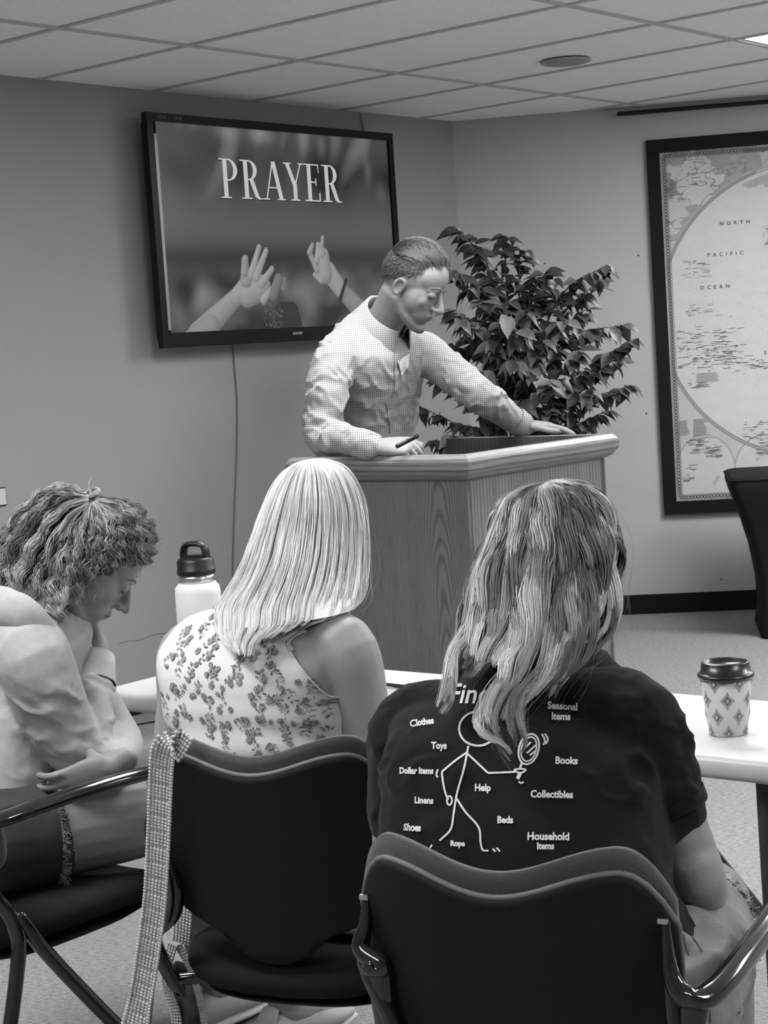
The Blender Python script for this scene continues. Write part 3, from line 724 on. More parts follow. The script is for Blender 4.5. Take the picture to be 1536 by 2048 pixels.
# ------------------------------------------------------------------ paper cup
c = hz(1457, 1466, .7405)
cup = empty('coffee_cup', c, math.radians(20), 'patterned paper coffee cup with black lid on the right of the white table', 'cup')
k = 1/F*c.y
hc_ = 118*k; rt = 52*k; rb = 39*k
m_cup = mat('cup_paper', .50, .6); m_lid = mat('cup_lid', .012, .3)
MB().lathe([(rb*.9, .003), (rb, 0), (rb*1.0, .002), (rt, hc_), (rt*.94, hc_), (.001, hc_-.002)], n=40).build('sleeve', m_cup, cup, True)
MB().lathe([(rt*1.05, hc_-.003), (rt*1.10, hc_), (rt*1.10, hc_+.004), (rt*1.04, hc_+.007), (rt*.98, hc_+.007), (rt*.93, hc_+.024), (rt*.90, hc_+.026), (rt*.84, hc_+.025), (rt*.82, hc_+.019), (.001, hc_+.018)], n=40).build('lid', m_lid, cup, True)
m_cupd = mat('cup_print_grey', .33, .6); m_cupk = mat('cup_print_dark', .015, .6)
def oncup(x, z, off=.0006):   # x metres round the wall
    r = rb+(rt-rb)*z/hc_+off; a = -math.pi/2+x/rt; return (r*math.cos(a), r*math.sin(a), z)
bd = MB(); bk = MB(); bw = MB()
for r_ in range(4):
    for q in range(9):
        x = (q-3+(r_ % 2)*.5)*rt*1.05; z = hc_*(.93-.29*r_)
        if not (0 <= z <= hc_): continue
        for (b, sz, of, hole) in ((bd, .014, .0004, 0), (bk, .0065, .0008, 0), (bw, .0042, .0011, 0)):
            nseg = 16; ring = []
            for j in range(nseg):
                a = 2*math.pi*j/nseg; rr = sz*(abs(math.cos(a))**1.4+abs(math.sin(a))**1.4)**(-1/1.0)*.95
                rr = sz/(abs(math.cos(a))**.75+abs(math.sin(a))**.75)**(1/.75)
                zz = min(max(z+rr*1.15*math.sin(a), .001), hc_-.001); ring.append(oncup(x+rr*math.cos(a), zz, of))
            kk = len(b.v); b.v += [oncup(x, min(max(z, .001), hc_-.001), of)]+ring
            b.f += [(kk, kk+1+j, kk+1+(j+1) % nseg) for j in range(nseg)]
bd.build('grey_diamond_print', m_cupd, cup, fix=False)['kind'] = 'stuff'; bk.build('dark_diamond_print', m_cupk, cup, fix=False)['kind'] = 'stuff'; bw.build('pale_diamond_print', m_cup, cup, fix=False)['kind'] = 'stuff'

# ------------------------------------------------------------------ water bottle (mostly behind the blonde woman)
c = hz(410, 1378, .7405); k = c.y/F
bt = empty('water_bottle', c, math.radians(-25), 'white steel water bottle with black handled lid standing on the table', 'bottle')
rB = 46*k; zs = at(380, 1165, c.y).z-.7405; zl = at(380, 1150, c.y).z-.7405; zk = at(380, 1122, c.y).z-.7405; zh = at(400, 1090, c.y).z-.7405
rN = 36*k
MB().lathe([(rB*.95, 0), (rB, .004), (rB, zs-.022), (rB*.97, zs-.010), (rN*1.02, zs), (.001, zs)], n=40).build('flask', m_bottle, bt, True)
MB().lathe([(rN*.98, zs-.001), (rN*.98, zl+.002), (.001, zl+.002)], n=32).build('neck_ring', m_steel, bt, True)
MB().lathe([(rN*.98, zl), (rN*1.07, zl+.003), (rN*1.08, zl+.012), (rN*1.05, zl+.013), (rN*1.05, zl+.030), (rN*.92, zl+.036), (rN*.55, zl+.042), (.001, zl+.042)], n=32).build('lid', m_black, bt, True)
hh_ = zh
MB().tube([(-rN*.72, 0, zl+.030), (-rN*.72, 0, hh_-.014), (-rN*.60, 0, hh_-.002), (-rN*.3, 0, hh_+.003), (rN*.3, 0, hh_+.003), (rN*.60, 0, hh_-.002), (rN*.72, 0, hh_-.014), (rN*.72, 0, zl+.030)], [(.013, .006)]*8, 12, side=(0, 1, 0), sub=3).build('carry_handle', m_black, bt, True)
# small dark item and papers on the table
c = hz(324, 1394, .7405)
t = empty('lens_cap', c, 0, 'small dark round cap on the table edge left of the blonde woman', 'cap')
MB().lathe([(.010, 0), (.011, .002), (.011, .010), (.009, .012), (.001, .012)], n=20).build('cap_body', mat('cap_dark', .03, .3), t, True)
t = empty('notepad', hz(792, 1392, .7405), -.5, 'open printed notepad lying on the table between the two women', 'notepad')
MB().box((0, 0, .004), (.15, .11, .008)).build('pages', mat('paper', .75, .7), t, bevel=.001)
bb_ = MB()
for i in range(7): bb_.box((-.01, -.04+.013*i, .0084), (.11-.02*(i % 3), .004, .0004))
bb_.build('printed_lines', mat('print_grey', .06, .7), t)
t = empty('pen', hz(790, 1384, .7405), -.75, 'dark pen lying on the open notepad', 'pen')
MB().tube([(-.06, 0, .0135), (.06, 0, .0135)], .004, 10, sub=1).build('barrel', m_black, t, True); MB().tube([(.061, 0, .0135), (.075, 0, .0135)], [.003, .001], 8, sub=1).build('tip', m_steel, t, True)

# ------------------------------------------------------------------ black stretch cover table at the right wall
P0 = A+dF*1.30; P0 = hz(1446, 936, .76)
ct = empty('covered_table', (P0.x, P0.y-.02, 0), math.atan2(dF.y, dF.x), 'table under a tight black stretch cover standing at the right against the wall', 'table')
R = []
def rr(x0, x1, y0, y1, z, r=.04, n=4):
    out = []
    for cx_, cy_, a0 in ((x1-r, y1-r, 0), (x0+r, y1-r, 90), (x0+r, y0+r, 180), (x1-r, y0+r, 270)):
        for k in range(n+1):
            a = math.radians(a0+90*k/n); out.append(Vector((cx_+r*math.cos(a), cy_+r*math.sin(a), z)))
    return out
for z, i in ((.0, .115), (.015, .11), (.12, .125), (.25, .12), (.4, .095), (.55, .055), (.66, .015), (.715, 0), (.745, .0), (.757, .012), (.76, .03)):
    R.append(rr(i, 1.8-i, -.62+i*.8, -i*.35, z))
b = MB(); b.rings(R); b.build('stretch_cover', m_cloth_black, ct, True)
b = MB(); b.tube([(x, y, .747) for x, y in [(v.x, v.y) for v in rr(-.002, 1.802, -.622, .002, 0)]]+[(1.802-.04, .002, .747)], .004, 6, sub=1); b.build('hem_seam', m_cloth_black, ct, True)

# ------------------------------------------------------------------ cord on the floor
tag(MB().tube([hz(x, y, .004) for x, y in ((190, 1475), (225, 1462), (270, 1450), (330, 1440), (420, 1425))], .004, 6, sub=5).build('floor_cord', m_black, None, True), 'black cord running across the carpet under the table', 'cord')
tag(MB().tube([hz(x, y, .004) for x, y in ((200, 1512), (225, 1512), (240, 1505), (234, 1498), (210, 1496), (190, 1500))], .004, 6, sub=5).build('looped_cord', m_black, None, True), 'loop of black cord on the carpet behind the curly haired woman', 'cord')

# ------------------------------------------------------------------ ficus
pc_ = at(1040, 900, 7.5)
fic = empty('ficus_tree', (pc_.x, pc_.y, 0), 0, 'leafy artificial ficus tree in the room corner behind the lectern', 'plant')
b = MB(); b.lathe([(.13, .002), (.15, .01), (.17, .26), (.185, .27), (.185, .29), (.16, .29), (.155, .26), (.001, .255)], n=32); b.build('pot', mat('pot_dark', .05, .5), fic, True)
trunk = MB(); brs = []
def toloc(v): return Vector((v.x-pc_.x, v.y-pc_.y, v.z))
base = Vector((0, 0, .25))
trunk.tube([base, (.02, .0, .5), (-.01, .01, .8), (.01, 0, 1.05)], [.018, .016, .014, .012], 8)
trunk.tube([base+V(.03, 0, 0), (.05, .02, .5), (.02, -.01, .8), (-.02, 0, 1.0)], [.014, .013, .012, .010], 8)
tips = [(908, 452, 7.45), (942, 490, 7.35), (1008, 470, 7.6), (1040, 500, 7.5), (1095, 540, 7.35), (1110, 560, 7.6), (1215, 530, 7.3), (1200, 560, 7.5), (1268, 678, 7.3), (1245, 650, 7.5), (1262, 770, 7.3), (1240, 720, 7.6), (1215, 820, 7.4), (1180, 780, 7.2), (1150, 850, 7.3), (1100, 820, 7.2), (900, 540, 7.2), (905, 620, 7.15), (890, 690, 7.3), (880, 760, 7.5), (835, 810, 7.5), (870, 880, 7.3), (905, 870, 7.15), (930, 850, 7.3), (960, 600, 7.1), (1000, 640, 7.05), (1050, 620, 7.1), (1080, 680, 7.05), (1130, 640, 7.15), (1160, 700, 7.1), (1020, 720, 7.0), (960, 740, 7.05), (1100, 760, 7.05), (980, 560, 7.4), (1060, 580, 7.5), (1170, 620, 7.4), (940, 680, 7.6), (1040, 800, 7.15), (1130, 590, 7.6), (930, 580, 7.7), (1000, 820, 7.4), (1190, 660, 7.7), (985, 680, 7.1), (1065, 740, 7.1), (1120, 700, 7.3), (920, 640, 7.1), (1010, 600, 7.2), (945, 800, 7.2), (1150, 760, 7.3), (1040, 660, 7.0)]
rg = random.Random(5); leafspots = []
for px, py, Y in tips:
    e = toloc(at(px, py, Y)); st = V(rg.uniform(-.02, .03), 0, min(max(e.z-rg.uniform(.35, .6), .62), 1.35)); mid = st.lerp(e, .5)+V(0, 0, .10+.04*rg.random())
    if e.z < .9: mid.z += .08
    pts = [st, mid, e]; X = cat_rom(pts, 6); brs.append(X)
    trunk.tube(pts, [.006, .0035, .0015], 5, sub=5)
    L = (e-st).length; nl = int(14+L*34)
    for i in range(nl):
        f = .28+.74*i/nl+rg.uniform(-.03, .03); f = min(f, 1); k = min(int(f*(len(X)-1)), len(X)-2); p = Vector(X[k]).lerp(Vector(X[k+1]), f*(len(X)-1)-k)
        d = (Vector(X[k+1])-Vector(X[k])).normalized()
        a = rg.uniform(0, 6.28); sd = Vector((math.cos(a), math.sin(a), rg.uniform(-.6, .3)))
        ld = (d*.55+sd*.8+V(0, 0, -.45)).normalized()
        leafspots.append((p+V(rg.uniform(-.01, .01), rg.uniform(-.01, .01), 0), ld, rg.uniform(.8, 1.25)))
trunk.build('trunk', m_trunk, fic, True)
def leaf_mesh(bend, fold, L=.078, Wd=.043):
    b = MB(); n = 6; pr = [0, .62, .98, .95, .70, .30, 0]; vs = []
    for i in range(n+1):
        t = i/n; x = L*t; w = Wd/2*pr[i]; z = -bend*L*t*t
        vs += [(x, -w, z+fold*w), (x, 0, z), (x, w, z+fold*w)]
    fs = []
    for i in range(n):
        a = i*3; fs += [(a, a+1, a+4, a+3), (a+1, a+2, a+5, a+4)]
    b.add(vs, fs); k = len(b.v)
    b.add([(-.012, -.0006, .002), (-.012, .0006, .002), (0, .0006, 0), (0, -.0006, 0)], [(0, 1, 2, 3)])
    me = b.mesh('leaf'); bm = bmesh.new(); bm.from_mesh(me); bmesh.ops.remove_doubles(bm, verts=bm.verts, dist=1e-6); bm.to_mesh(me); bm.free()
    me.polygons.foreach_set('use_smooth', [True]*len(me.polygons)); return me
lm = [leaf_mesh(b_, f_) for b_, f_ in ((.15, .35), (.35, .5), (.05, .25), (.5, .3))]
variants = []
for me in lm:
    for mm in (m_leaf, m_leaf, m_leaf2, m_leaf2):
        m2 = me.copy(); m2.materials.append(mm); variants.append(m2)
leafspots.sort(key=lambda q: q[0].y)
rest = MB(); cnt = 0
for i, (p, d, sc) in enumerate(leafspots):
    x = d; up = Vector((rg.uniform(-.6, .6), rg.uniform(-1.0, -.1), 1)); y = up.cross(x).normalized(); z = x.cross(y)
    Mx = Matrix((x, y, z)).transposed().to_4x4(); Mx.translation = p; Mx = Mx @ Matrix.Scale(sc, 4)
    if i < 298:
        o = bpy.data.objects.new('leaf', variants[rg.randrange(len(variants))]); S.collection.objects.link(o); o.parent = fic; o.matrix_local = Mx
    else:
        me = lm[i % 4]; rest.add([v.co for v in me.vertices], [tuple(q.vertices) for q in me.polygons], Mx)
o = rest.build('inner_foliage', m_leaf, fic, True, fix=False); o['kind'] = 'stuff'
# the one pale leaf pair
for (px, py, d, sc) in ((1003, 628, V(.35, -.2, -.9), 1.15), (1012, 632, V(.0, -.3, -1), 1.2), (1022, 632, V(-.25, -.2, -1), 1.1)):
    p = toloc(at(px, py, 6.98)); x = d.normalized(); y = V(0, -1, .3).cross(x).normalized(); z = x.cross(y); Mx = Matrix((x, y, z)).transposed().to_4x4(); Mx.translation = p
    m2 = lm[0].copy(); m2.materials.append(m_leafpale); o = bpy.data.objects.new('leaf', m2); S.collection.objects.link(o); o.parent = fic; o.matrix_local = Mx @ Matrix.Scale(sc, 4); o['label'] = 'pale grey leaf'
# ================================================================== people
def person(label, base):
    return empty('person', (base[0], base[1], 0), 0, label, 'person')
def put(me, name, m, root, sub=None):
    c = coords(me)-np.array(root.location); setco(me, c)
    return link(name, me, m, sub if sub is not None else root)
def putmb(b, name, m, root, smooth=True, sub=None):
    me = b.mesh(name); bm = bmesh.new(); bm.from_mesh(me); bmesh.ops.recalc_face_normals(bm, faces=bm.faces); bm.to_mesh(me); bm.free()
    me.polygons.foreach_set('use_smooth', [smooth]*len(me.polygons)); return put(me, name, m, root, sub)

def frame_of(fwd, up=(0, 0, 1)):
    f = Vector(fwd).normalized(); u = Vector(up); u = (u-f*u.dot(f)).normalized(); l = u.cross(f)
    return Matrix((f, l, u)).transposed()          # columns: forward, left, up
def head(b, c, R, sc=1.0, fem=False, ears=True):
    """head-local: x forward, y left, z up; chin at z -.118, crown at z .122"""
    def P(x, y, z): return Vector(c)+R @ (Vector((x, y, z))*sc)
    def E(x, y, z, rx, ry, rz, n=20, m=14): b.ell(P(x, y, z), (rx*sc, ry*sc, rz*sc), R, n, m)
    E(-.012, 0, .036, .097, .077, .087); E(.030, 0, .045, .062, .066, .062)
    E(.028, 0, -.015, .060, .067, .080); E(.042, 0, -.055, .046, .050, .050)
    b.tube([P(-.010, .044, -.045), P(.03, .038, -.078), P(.060, .018, -.098), P(.064, 0, -.100), P(.060, -.018, -.098), P(.03, -.038, -.078), P(-.010, -.044, -.045)], [r*sc for r in (.018, .018, .016, .016, .016, .018, .018)], 10)
    E(.014, 0, -.052, .058, .060, .044)
    E(.070, 0, -.100, .020, .022, .017)                         # chin
    E(.073, 0, -.056, .019, .026, .024)                         # muzzle
    b.tube([P(.084, 0, .018), P(.099, 0, -.004), P(.113, 0, -.027)], [.0075*sc, .0085*sc, .0095*sc], 10)   # nose
    for s in (-1, 1):
        E(.097, s*.011, -.030, .011, .008, .008); E(.052, s*.042, -.018, .024, .017, .024)
        E(.076, s*.031, .009, .014, .016, .011)                 # lids
        b.tube([P(.086, s*.010, .024), P(.087, s*.028, .028), P(.068, s*.046, .020)], [.006*sc, .006*sc, .005*sc], 8)   # brow
        if ears:
            b.tube([P(-.018, s*.080, -.026), P(-.022, s*.085, -.004), P(-.014, s*.087, .016), P(-.002, s*.082, .018), P(.004, s*.077, .004), P(.000, s*.076, -.018)], [.0055*sc]*6, 8)
            E(-.010, s*.076, -.004, .012, .005, .020); E(-.008, s*.078, -.026, .008, .006, .009)
    E(.088, 0, -.052, .008, .019, .0050); E(.086, 0, -.063, .008, .016, .0055)
    return P
def hand(b, w, f, t, back, curls, spread=(8, 2, -4, -10), thumb=None, sc=1.0, plen=.088):
    """w wrist, f finger direction, t towards the thumb, back = back of the hand"""
    f = Vector(f).normalized(); t = Vector(t); t = (t-f*t.dot(f)).normalized(); bk = Vector(back); bk = (bk-f*bk.dot(f)-t*bk.dot(t)).normalized()
    w = Vector(w); sc_ = sc
    b.tube([w-f*.03*sc_, w, w+f*.03*sc_, w+f*.06*sc_, w+f*plen*sc_], [(.026*sc_, .020*sc_), (.027*sc_, .019*sc_), (.036*sc_, .019*sc_), (.041*sc_, .016*sc_), (.040*sc_, .012*sc_)], 14, side=t)
    L = (.072, .080, .074, .058); offs = (.030, .010, -.011, -.030); kn = (.086, .090, .086, .078)
    for i in range(4):
        a = math.radians(spread[i]); d0 = f*math.cos(a)+t*math.sin(a)
        p = w+f*kn[i]*sc_+t*offs[i]*sc_-bk*.001; pts = [p-f*.02*sc_, p]; ang = 0
        for k, fr in enumerate((.45, .30, .25)):
            ang += math.radians(curls[i][k]); d = d0*math.cos(ang)-bk*math.sin(ang); p = p+d*L[i]*fr*sc_; pts.append(p)
        r = .0088*sc_ if i < 3 else .0078*sc_
        b.tube(pts, [r, r*1.06, r, r*.95, r*.82], 10, sub=3)
    th = thumb or [(.45, .85, -.25), (.75, .55, -.25), (.95, .2, -.2)]
    p = w+f*.022*sc_+t*.020*sc_; pts = [p]; 
    for (a, c, d), l in zip(th, (.042, .034, .028)): p = p+(f*a+t*c+bk*d).normalized()*l*sc_; pts.append(p)
    b.tube(pts, [.014*sc_, .0115*sc_, .0105*sc_, .0085*sc_], 10, sub=3)

def strands_mesh(name, Ps, rad, val, m, root, sub=None, extra=None):
    """Ps (n,k,3) strands, rad (n,k), val (n,k) -> one hair mesh of tapered three-sided strands"""
    Ps = np.asarray(Ps); n, k, _ = Ps.shape
    T = np.gradient(Ps, axis=1); T /= np.linalg.norm(T, axis=2, keepdims=True)+1e-9
    a = np.cross(T, np.array([.13, .21, .97])); a /= np.linalg.norm(a, axis=2, keepdims=True)+1e-9; bb = np.cross(T, a)
    V3 = []
    for j in range(3):
        q = 2*math.pi*j/3; V3.append(Ps+(a*math.cos(q)+bb*math.sin(q))*rad[:, :, None])
    Vt = np.stack(V3, 2).reshape(-1, 3)
    base = (np.arange(n)[:, None, None]*k+np.arange(k-1)[None, :, None])*3; j = np.arange(3)[None, None, :]; j2 = (j+1) % 3
    Fq = np.stack([base+j, base+j2, base+3+j2, base+3+j], -1).reshape(-1, 4)
    vals = np.repeat(val.reshape(-1), 3)
    if extra is not None:
        ev, ef, ec = extra; Fq = np.concatenate([Fq, np.asarray(ef)+len(Vt)]); Vt = np.concatenate([Vt, ev]); vals = np.concatenate([vals, ec])
    me = bpy.data.meshes.new(name); me.vertices.add(len(Vt)); me.vertices.foreach_set('co', Vt.ravel())
    me.loops.add(len(Fq)*4); me.loops.foreach_set('vertex_index', Fq.ravel().astype(np.int32))
    me.polygons.add(len(Fq)); me.polygons.foreach_set('loop_start', np.arange(0, len(Fq)*4, 4, dtype=np.int32))
    me.update(calc_edges=True); me.polygons.foreach_set('use_smooth', [True]*len(Fq))
    at_ = me.color_attributes.new('col', 'FLOAT_COLOR', 'POINT'); out = np.ones((len(Vt), 4)); out[:, :3] = np.clip(vals, 0, 1)[:, None]; at_.data.foreach_set('color', out.ravel())
    return put(me, name, m, root, sub)
def wave(Ps, amp, wl, ph, grow=1., Labs=None):
    """add a wave of amplitude amp (n,) growing along the strand"""
    n, k, _ = Ps.shape; seg = np.linalg.norm(np.diff(Ps, axis=1), axis=2); L = np.concatenate([np.zeros((n, 1)), np.cumsum(seg, 1)], 1)
    T = np.gradient(Ps, axis=1); T /= np.linalg.norm(T, axis=2, keepdims=True)+1e-9
    a = np.cross(T, np.array([0., 1., .05])); a /= np.linalg.norm(a, axis=2, keepdims=True)+1e-9; bb = np.cross(T, a)
    q = (L if Labs is None else Labs)/wl[:, None]*2*math.pi+ph[:, None]; g = np.clip(L/.12, 0, 1)**grow
    return Ps+a*(amp[:, None]*g*np.sin(q))[:, :, None]+bb*(amp[:, None]*g*.7*np.cos(q))[:, :, None]
def rows_world(rows):
    C = []; hw = []; dp = []
    for y, xl, xr, Y, d in rows:
        c = at((xl+xr)/2, y, Y); C.append(c[:]); hw.append((xr-xl)/2/F*Y); dp.append(d)
    return np.array(C), np.array(hw), np.array(dp)
def rowpt(C, hw, dp, th, s, off=0.):
    i = np.clip(s.astype(int), 0, len(C)-2); f = s-i
    # catmull on centres and sizes
    def cr_(A_):
        p0 = A_[np.clip(i-1, 0, len(A_)-1)]; p1 = A_[i]; p2 = A_[i+1]; p3 = A_[np.clip(i+2, 0, len(A_)-1)]
        ff = f if A_.ndim == 1 else f[..., None]
        return .5*(2*p1+(p2-p0)*ff+(2*p0-5*p1+4*p2-p3)*ff**2+(3*p1-p0-3*p2+p3)*ff**3)
    c = cr_(C); h = np.maximum(cr_(hw), .002)+off; d = np.maximum(cr_(dp), .002)+off
    X = np.array([1, 0, .065]); return c+X*(h*np.sin(th))[..., None]-np.array([0, 1, 0])*(d*np.cos(th))[..., None]
def shell_of(C, hw, dp, smax, k=.93, n=40, m=40, v=.05, thr=(-math.pi, math.pi)):
    th = np.linspace(thr[0], thr[1], n+1); s = np.linspace(0, smax, m); TH, SS = np.meshgrid(th, s)
    P = rowpt(C, hw*k, dp*k, TH, SS).reshape(-1, 3); f = []
    for j in range(m-1):
        for i in range(n): a = j*(n+1)+i; f.append((a, a+1, a+n+2, a+n+1))
    return P, f, np.full(len(P), v)
def hairmat(name, rough=.42, spec=.5):
    return mat(name, .5, rough, attr='col', spec=spec)

def torso_rings(R_, rvec, n=32, e=2.4, off=0.0, lean=False):
    """R_: list of (centre, half width, half depth, tilt forward vec) -> rings; theta 0 = back centre, + = person's right"""
    out = []
    rv = Vector(rvec).normalized()
    for i, q in enumerate(R_):
        c, a, d = q[:3]; up = (R_[min(i+1, len(R_)-1)][0]-R_[max(i-1, 0)][0]).normalized(); r = rv; bk = ((up if lean else Vector((0, 0, 1))).cross(r)*-1).normalized()
        if bk.dot(rv.cross(Vector((0, 0, 1)))) > 0: pass
        ring = []
        for k in range(n):
            th = 2*math.pi*k/n; s, c_ = math.sin(th), math.cos(th)
            ring.append(c+r*((a+off)*math.copysign(abs(s)**(2/e), s))+bk*((d+off)*math.copysign(abs(c_)**(2/e), c_)))
        out.append(ring)
    return out
def dense(R_, sub=4):
    X = cat_rom([list(q[0])+[q[1], q[2]] for q in R_], sub); return [(Vector(x[:3]), x[3], x[4]) for x in X]
def bvh_of(me): return BVHTree.FromPolygons([v.co.copy() for v in me.vertices], [tuple(p.vertices) for p in me.polygons])
def cling(bvh, P, d, off):
    """drop a point onto a surface along direction d"""
    h = bvh.ray_cast(P-d*.6, d)
    if h[0] is None: return None
    n = h[1] if h[1].dot(d) < 0 else -h[1]; return h[0]+n*off
def print_mesh(b, vs, fs, bvh, place, d, off):
    W_ = [cling(bvh, place(v), d, off) for v in vs]; k = len(b.v)
    ids = {}
    for i, w in enumerate(W_):
        if w is not None: ids[i] = len(b.v); b.v.append(tuple(w))
    for f in fs:
        if all(i in ids for i in f): b.f.append(tuple(ids[i] for i in f))

# ------------------------------------------------------------------ the standing man
fm = Vector((.80, -.60, 0)); rm = Vector((-.60, -.80, 0))          # facing, his right
m_shirt = mat('dotted_shirt', .38, .85, bump=.25, bscale=700)
nt = m_shirt.node_tree; _b = nt.nodes['Principled BSDF']; _v = nt.nodes.new('ShaderNodeTexVoronoi'); _v.voronoi_dimensions = '2D'; _v.inputs['Scale'].default_value = 165; _v.inputs['Randomness'].default_value = .05
_t = nt.nodes.new('ShaderNodeTexCoord'); _mp = nt.nodes.new('ShaderNodeMapping'); _mp.inputs['Rotation'].default_value = (math.radians(-90), 0, 0); nt.links.new(_t.outputs['Object'], _mp.inputs[0]); nt.links.new(_mp.outputs[0], _v.inputs['Vector'])
_r = nt.nodes.new('ShaderNodeValToRGB'); _r.color_ramp.elements[0].position = .22; _r.color_ramp.elements[0].color = (.10, .10, .10, 1); _r.color_ramp.elements[1].position = .34; _r.color_ramp.elements[1].color = (.38, .38, .38, 1)
nt.links.new(_v.outputs['Distance'], _r.inputs[0]); nt.links.new(_r.outputs[0], _b.inputs['Base Color'])
root = person('standing man in a light dotted button shirt leaning over the lectern with a pen', (-.085, 5.50))
hc = at(826, 573, 5.17)
Rh = frame_of((.785, -.366, -.50), (.453, -.211, .866))
hipc = Vector((-.085, 5.50, .96)); T = [(Vector((-.085, 5.50, .90)), .165, .115), (hipc, .165, .115), (at(722, 930, 5.43), .155, .110), (at(735, 860, 5.40), .158, .112), (at(742, 780, 5.35), .172, .118), (at(745, 722, 5.30), .178, .115), (at(750, 680, 5.28), .160, .095), (at(757, 655, 5.26), .10, .070), (at(764, 640, 5.25), .060, .058)]
shR, elR, wrR = at(668, 702, 5.14), at(647, 868, 5.08), at(738, 893, 4.865)
shL, elL, wrL = at(842, 700, 5.42), at(950, 782, 5.28), at(1046, 852, 5.43)
b = MB(); b.rings(torso_rings(dense(T), rm, 28, lean=True, off=-.007))
Ph = head(b, hc, Rh, 1.0)
b.tube([at(762, 660, 5.26), at(778, 628, 5.23), Ph(-.030, 0, -.030)], [(.058, .056), (.055, .055), (.060, .056)], 16, side=rm)
for s_, e_, w_ in ((shR, elR, wrR+V(.012, -.003, 0)), (shL, elL, wrL)): b.tube([s_, e_, w_], [.044, .034, .0245], 14, sub=6)
hand(b, wrR+V(.020, -.006, -.002), (.93, -.24, -.02), (.2, .80, .45), (-.05, -.60, .78), [(40, 62, 38), (48, 52, 30), (46, 42, 22), (40, 12, 6)], spread=(0, -6, -15, -27), thumb=[(.6, .65, -.45), (.95, .15, -.25), (1, -.05, -.05)], sc=1.05)
hand(b, wrL, (.93, .05, -.05), (-.1, -1, .0), (.1, 0, 1), [(12, 10, 8), (12, 10, 8), (12, 12, 8), (14, 12, 8)], sc=.95, thumb=[(.6, .8, -.1), (.85, .5, -.2), (.95, .2, -.1)])
HL = lambda f: np.interp(f, [-1, -.6, -.2, .0, .2, .45, .65, .85, 1], [126, 122, 110, 101, 98, 84, 64, 52, 50])
bme = voxel(b, 'body', .0036, 5)
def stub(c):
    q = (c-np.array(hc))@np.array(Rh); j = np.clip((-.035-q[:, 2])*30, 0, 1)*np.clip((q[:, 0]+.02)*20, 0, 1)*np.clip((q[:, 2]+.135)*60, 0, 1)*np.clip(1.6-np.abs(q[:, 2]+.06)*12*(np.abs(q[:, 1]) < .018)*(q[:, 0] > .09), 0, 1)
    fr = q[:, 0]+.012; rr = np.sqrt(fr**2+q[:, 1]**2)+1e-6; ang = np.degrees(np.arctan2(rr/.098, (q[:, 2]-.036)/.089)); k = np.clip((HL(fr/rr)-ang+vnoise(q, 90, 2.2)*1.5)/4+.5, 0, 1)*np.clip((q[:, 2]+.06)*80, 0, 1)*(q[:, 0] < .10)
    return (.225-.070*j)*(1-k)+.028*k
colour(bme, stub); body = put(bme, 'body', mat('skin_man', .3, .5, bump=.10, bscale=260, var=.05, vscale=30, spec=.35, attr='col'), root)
# trousers and shoes
b = MB()
b.rings(torso_rings(dense([(Vector((-.085, 5.50, .80)), .16, .12), (Vector((-.085, 5.50, .90)), .172, .125), (Vector((-.085, 5.50, .985)), .166, .118)], 3), rm, 24))
for s in (1, -1):
    hp = Vector((-.085, 5.50, .86))+rm*.085*s; b.tube([hp, hp+rm*.02*s+fm*.02-V(0, 0, .40), hp+rm*.03*s-V(0, 0, .78)], [.092, .066, .052], 14, sub=5)
put(voxel(b, 'trousers', .009, 4), 'trousers', mat('trousers_grey', .10, .9), root)
for s in (1, -1):
    p = Vector((-.085, 5.50, 0))+rm*.115*s; b = MB(); b.tube([p-fm*.05+V(0, 0, .045), p+fm*.06+V(0, 0, .045), p+fm*.19+V(0, 0, .03)], [(.038, .044), (.045, .042), (.036, .028)], 12, side=rm); putmb(b, 'shoe', m_black, root)
# shirt
b = MB(); Ts = [(Vector((-.085, 5.50, .93)), .175, .125)]+T[1:-1]+[(at(764, 645, 5.25), .066, .062)]
b.rings(torso_rings(dense(Ts), rm, 28, off=.008, lean=True))
b.tube([shR-rm*.03, shR+V(0, 0, -.03), shR.lerp(elR, .5)+rm*.008, elR+V(0, 0, -.005), elR.lerp(wrR, .45), wrR+(wrR-elR).normalized()*.002], [.060, .066, .064, .058, .047, .039], 18, sub=5)
b.tube([shL+rm*.03, shL+V(.01, 0, -.01), shL.lerp(elL, .5), elL, elL.lerp(wrL, .5), wrL-(wrL-elL).normalized()*.005], [.062, .066, .060, .054, .046, .038], 18, sub=5)
me = voxel(b, 'shirt', .0058, 4)
def armw(c):
    dR = np.abs((c-np.array(shR))@np.array((elR-shR).normalized())); x = c[:, 0]; lim = np.array(at(745, 722, 5.3))
    d1 = np.linalg.norm(c-np.array(shR.lerp(elR, .55)), axis=1); d2 = np.linalg.norm(c-np.array(elL), axis=1); d3 = np.linalg.norm(c-np.array(elR.lerp(wrR, .3)), axis=1)
    return np.clip(1.25-np.minimum(np.minimum(d1, d2), d3)/.17, .22, 1)
wrinkle(me, .010, (.25, .1, 1), 95, 3.1, mask=armw); wrinkle(me, .004, (.8, .3, .6), 120, 6.3)
shirt = put(me, 'shirt', m_shirt, root); bvs = bvh_of(shirt.data); O = root.location.copy(); eye = Vector((0, 0, HC))
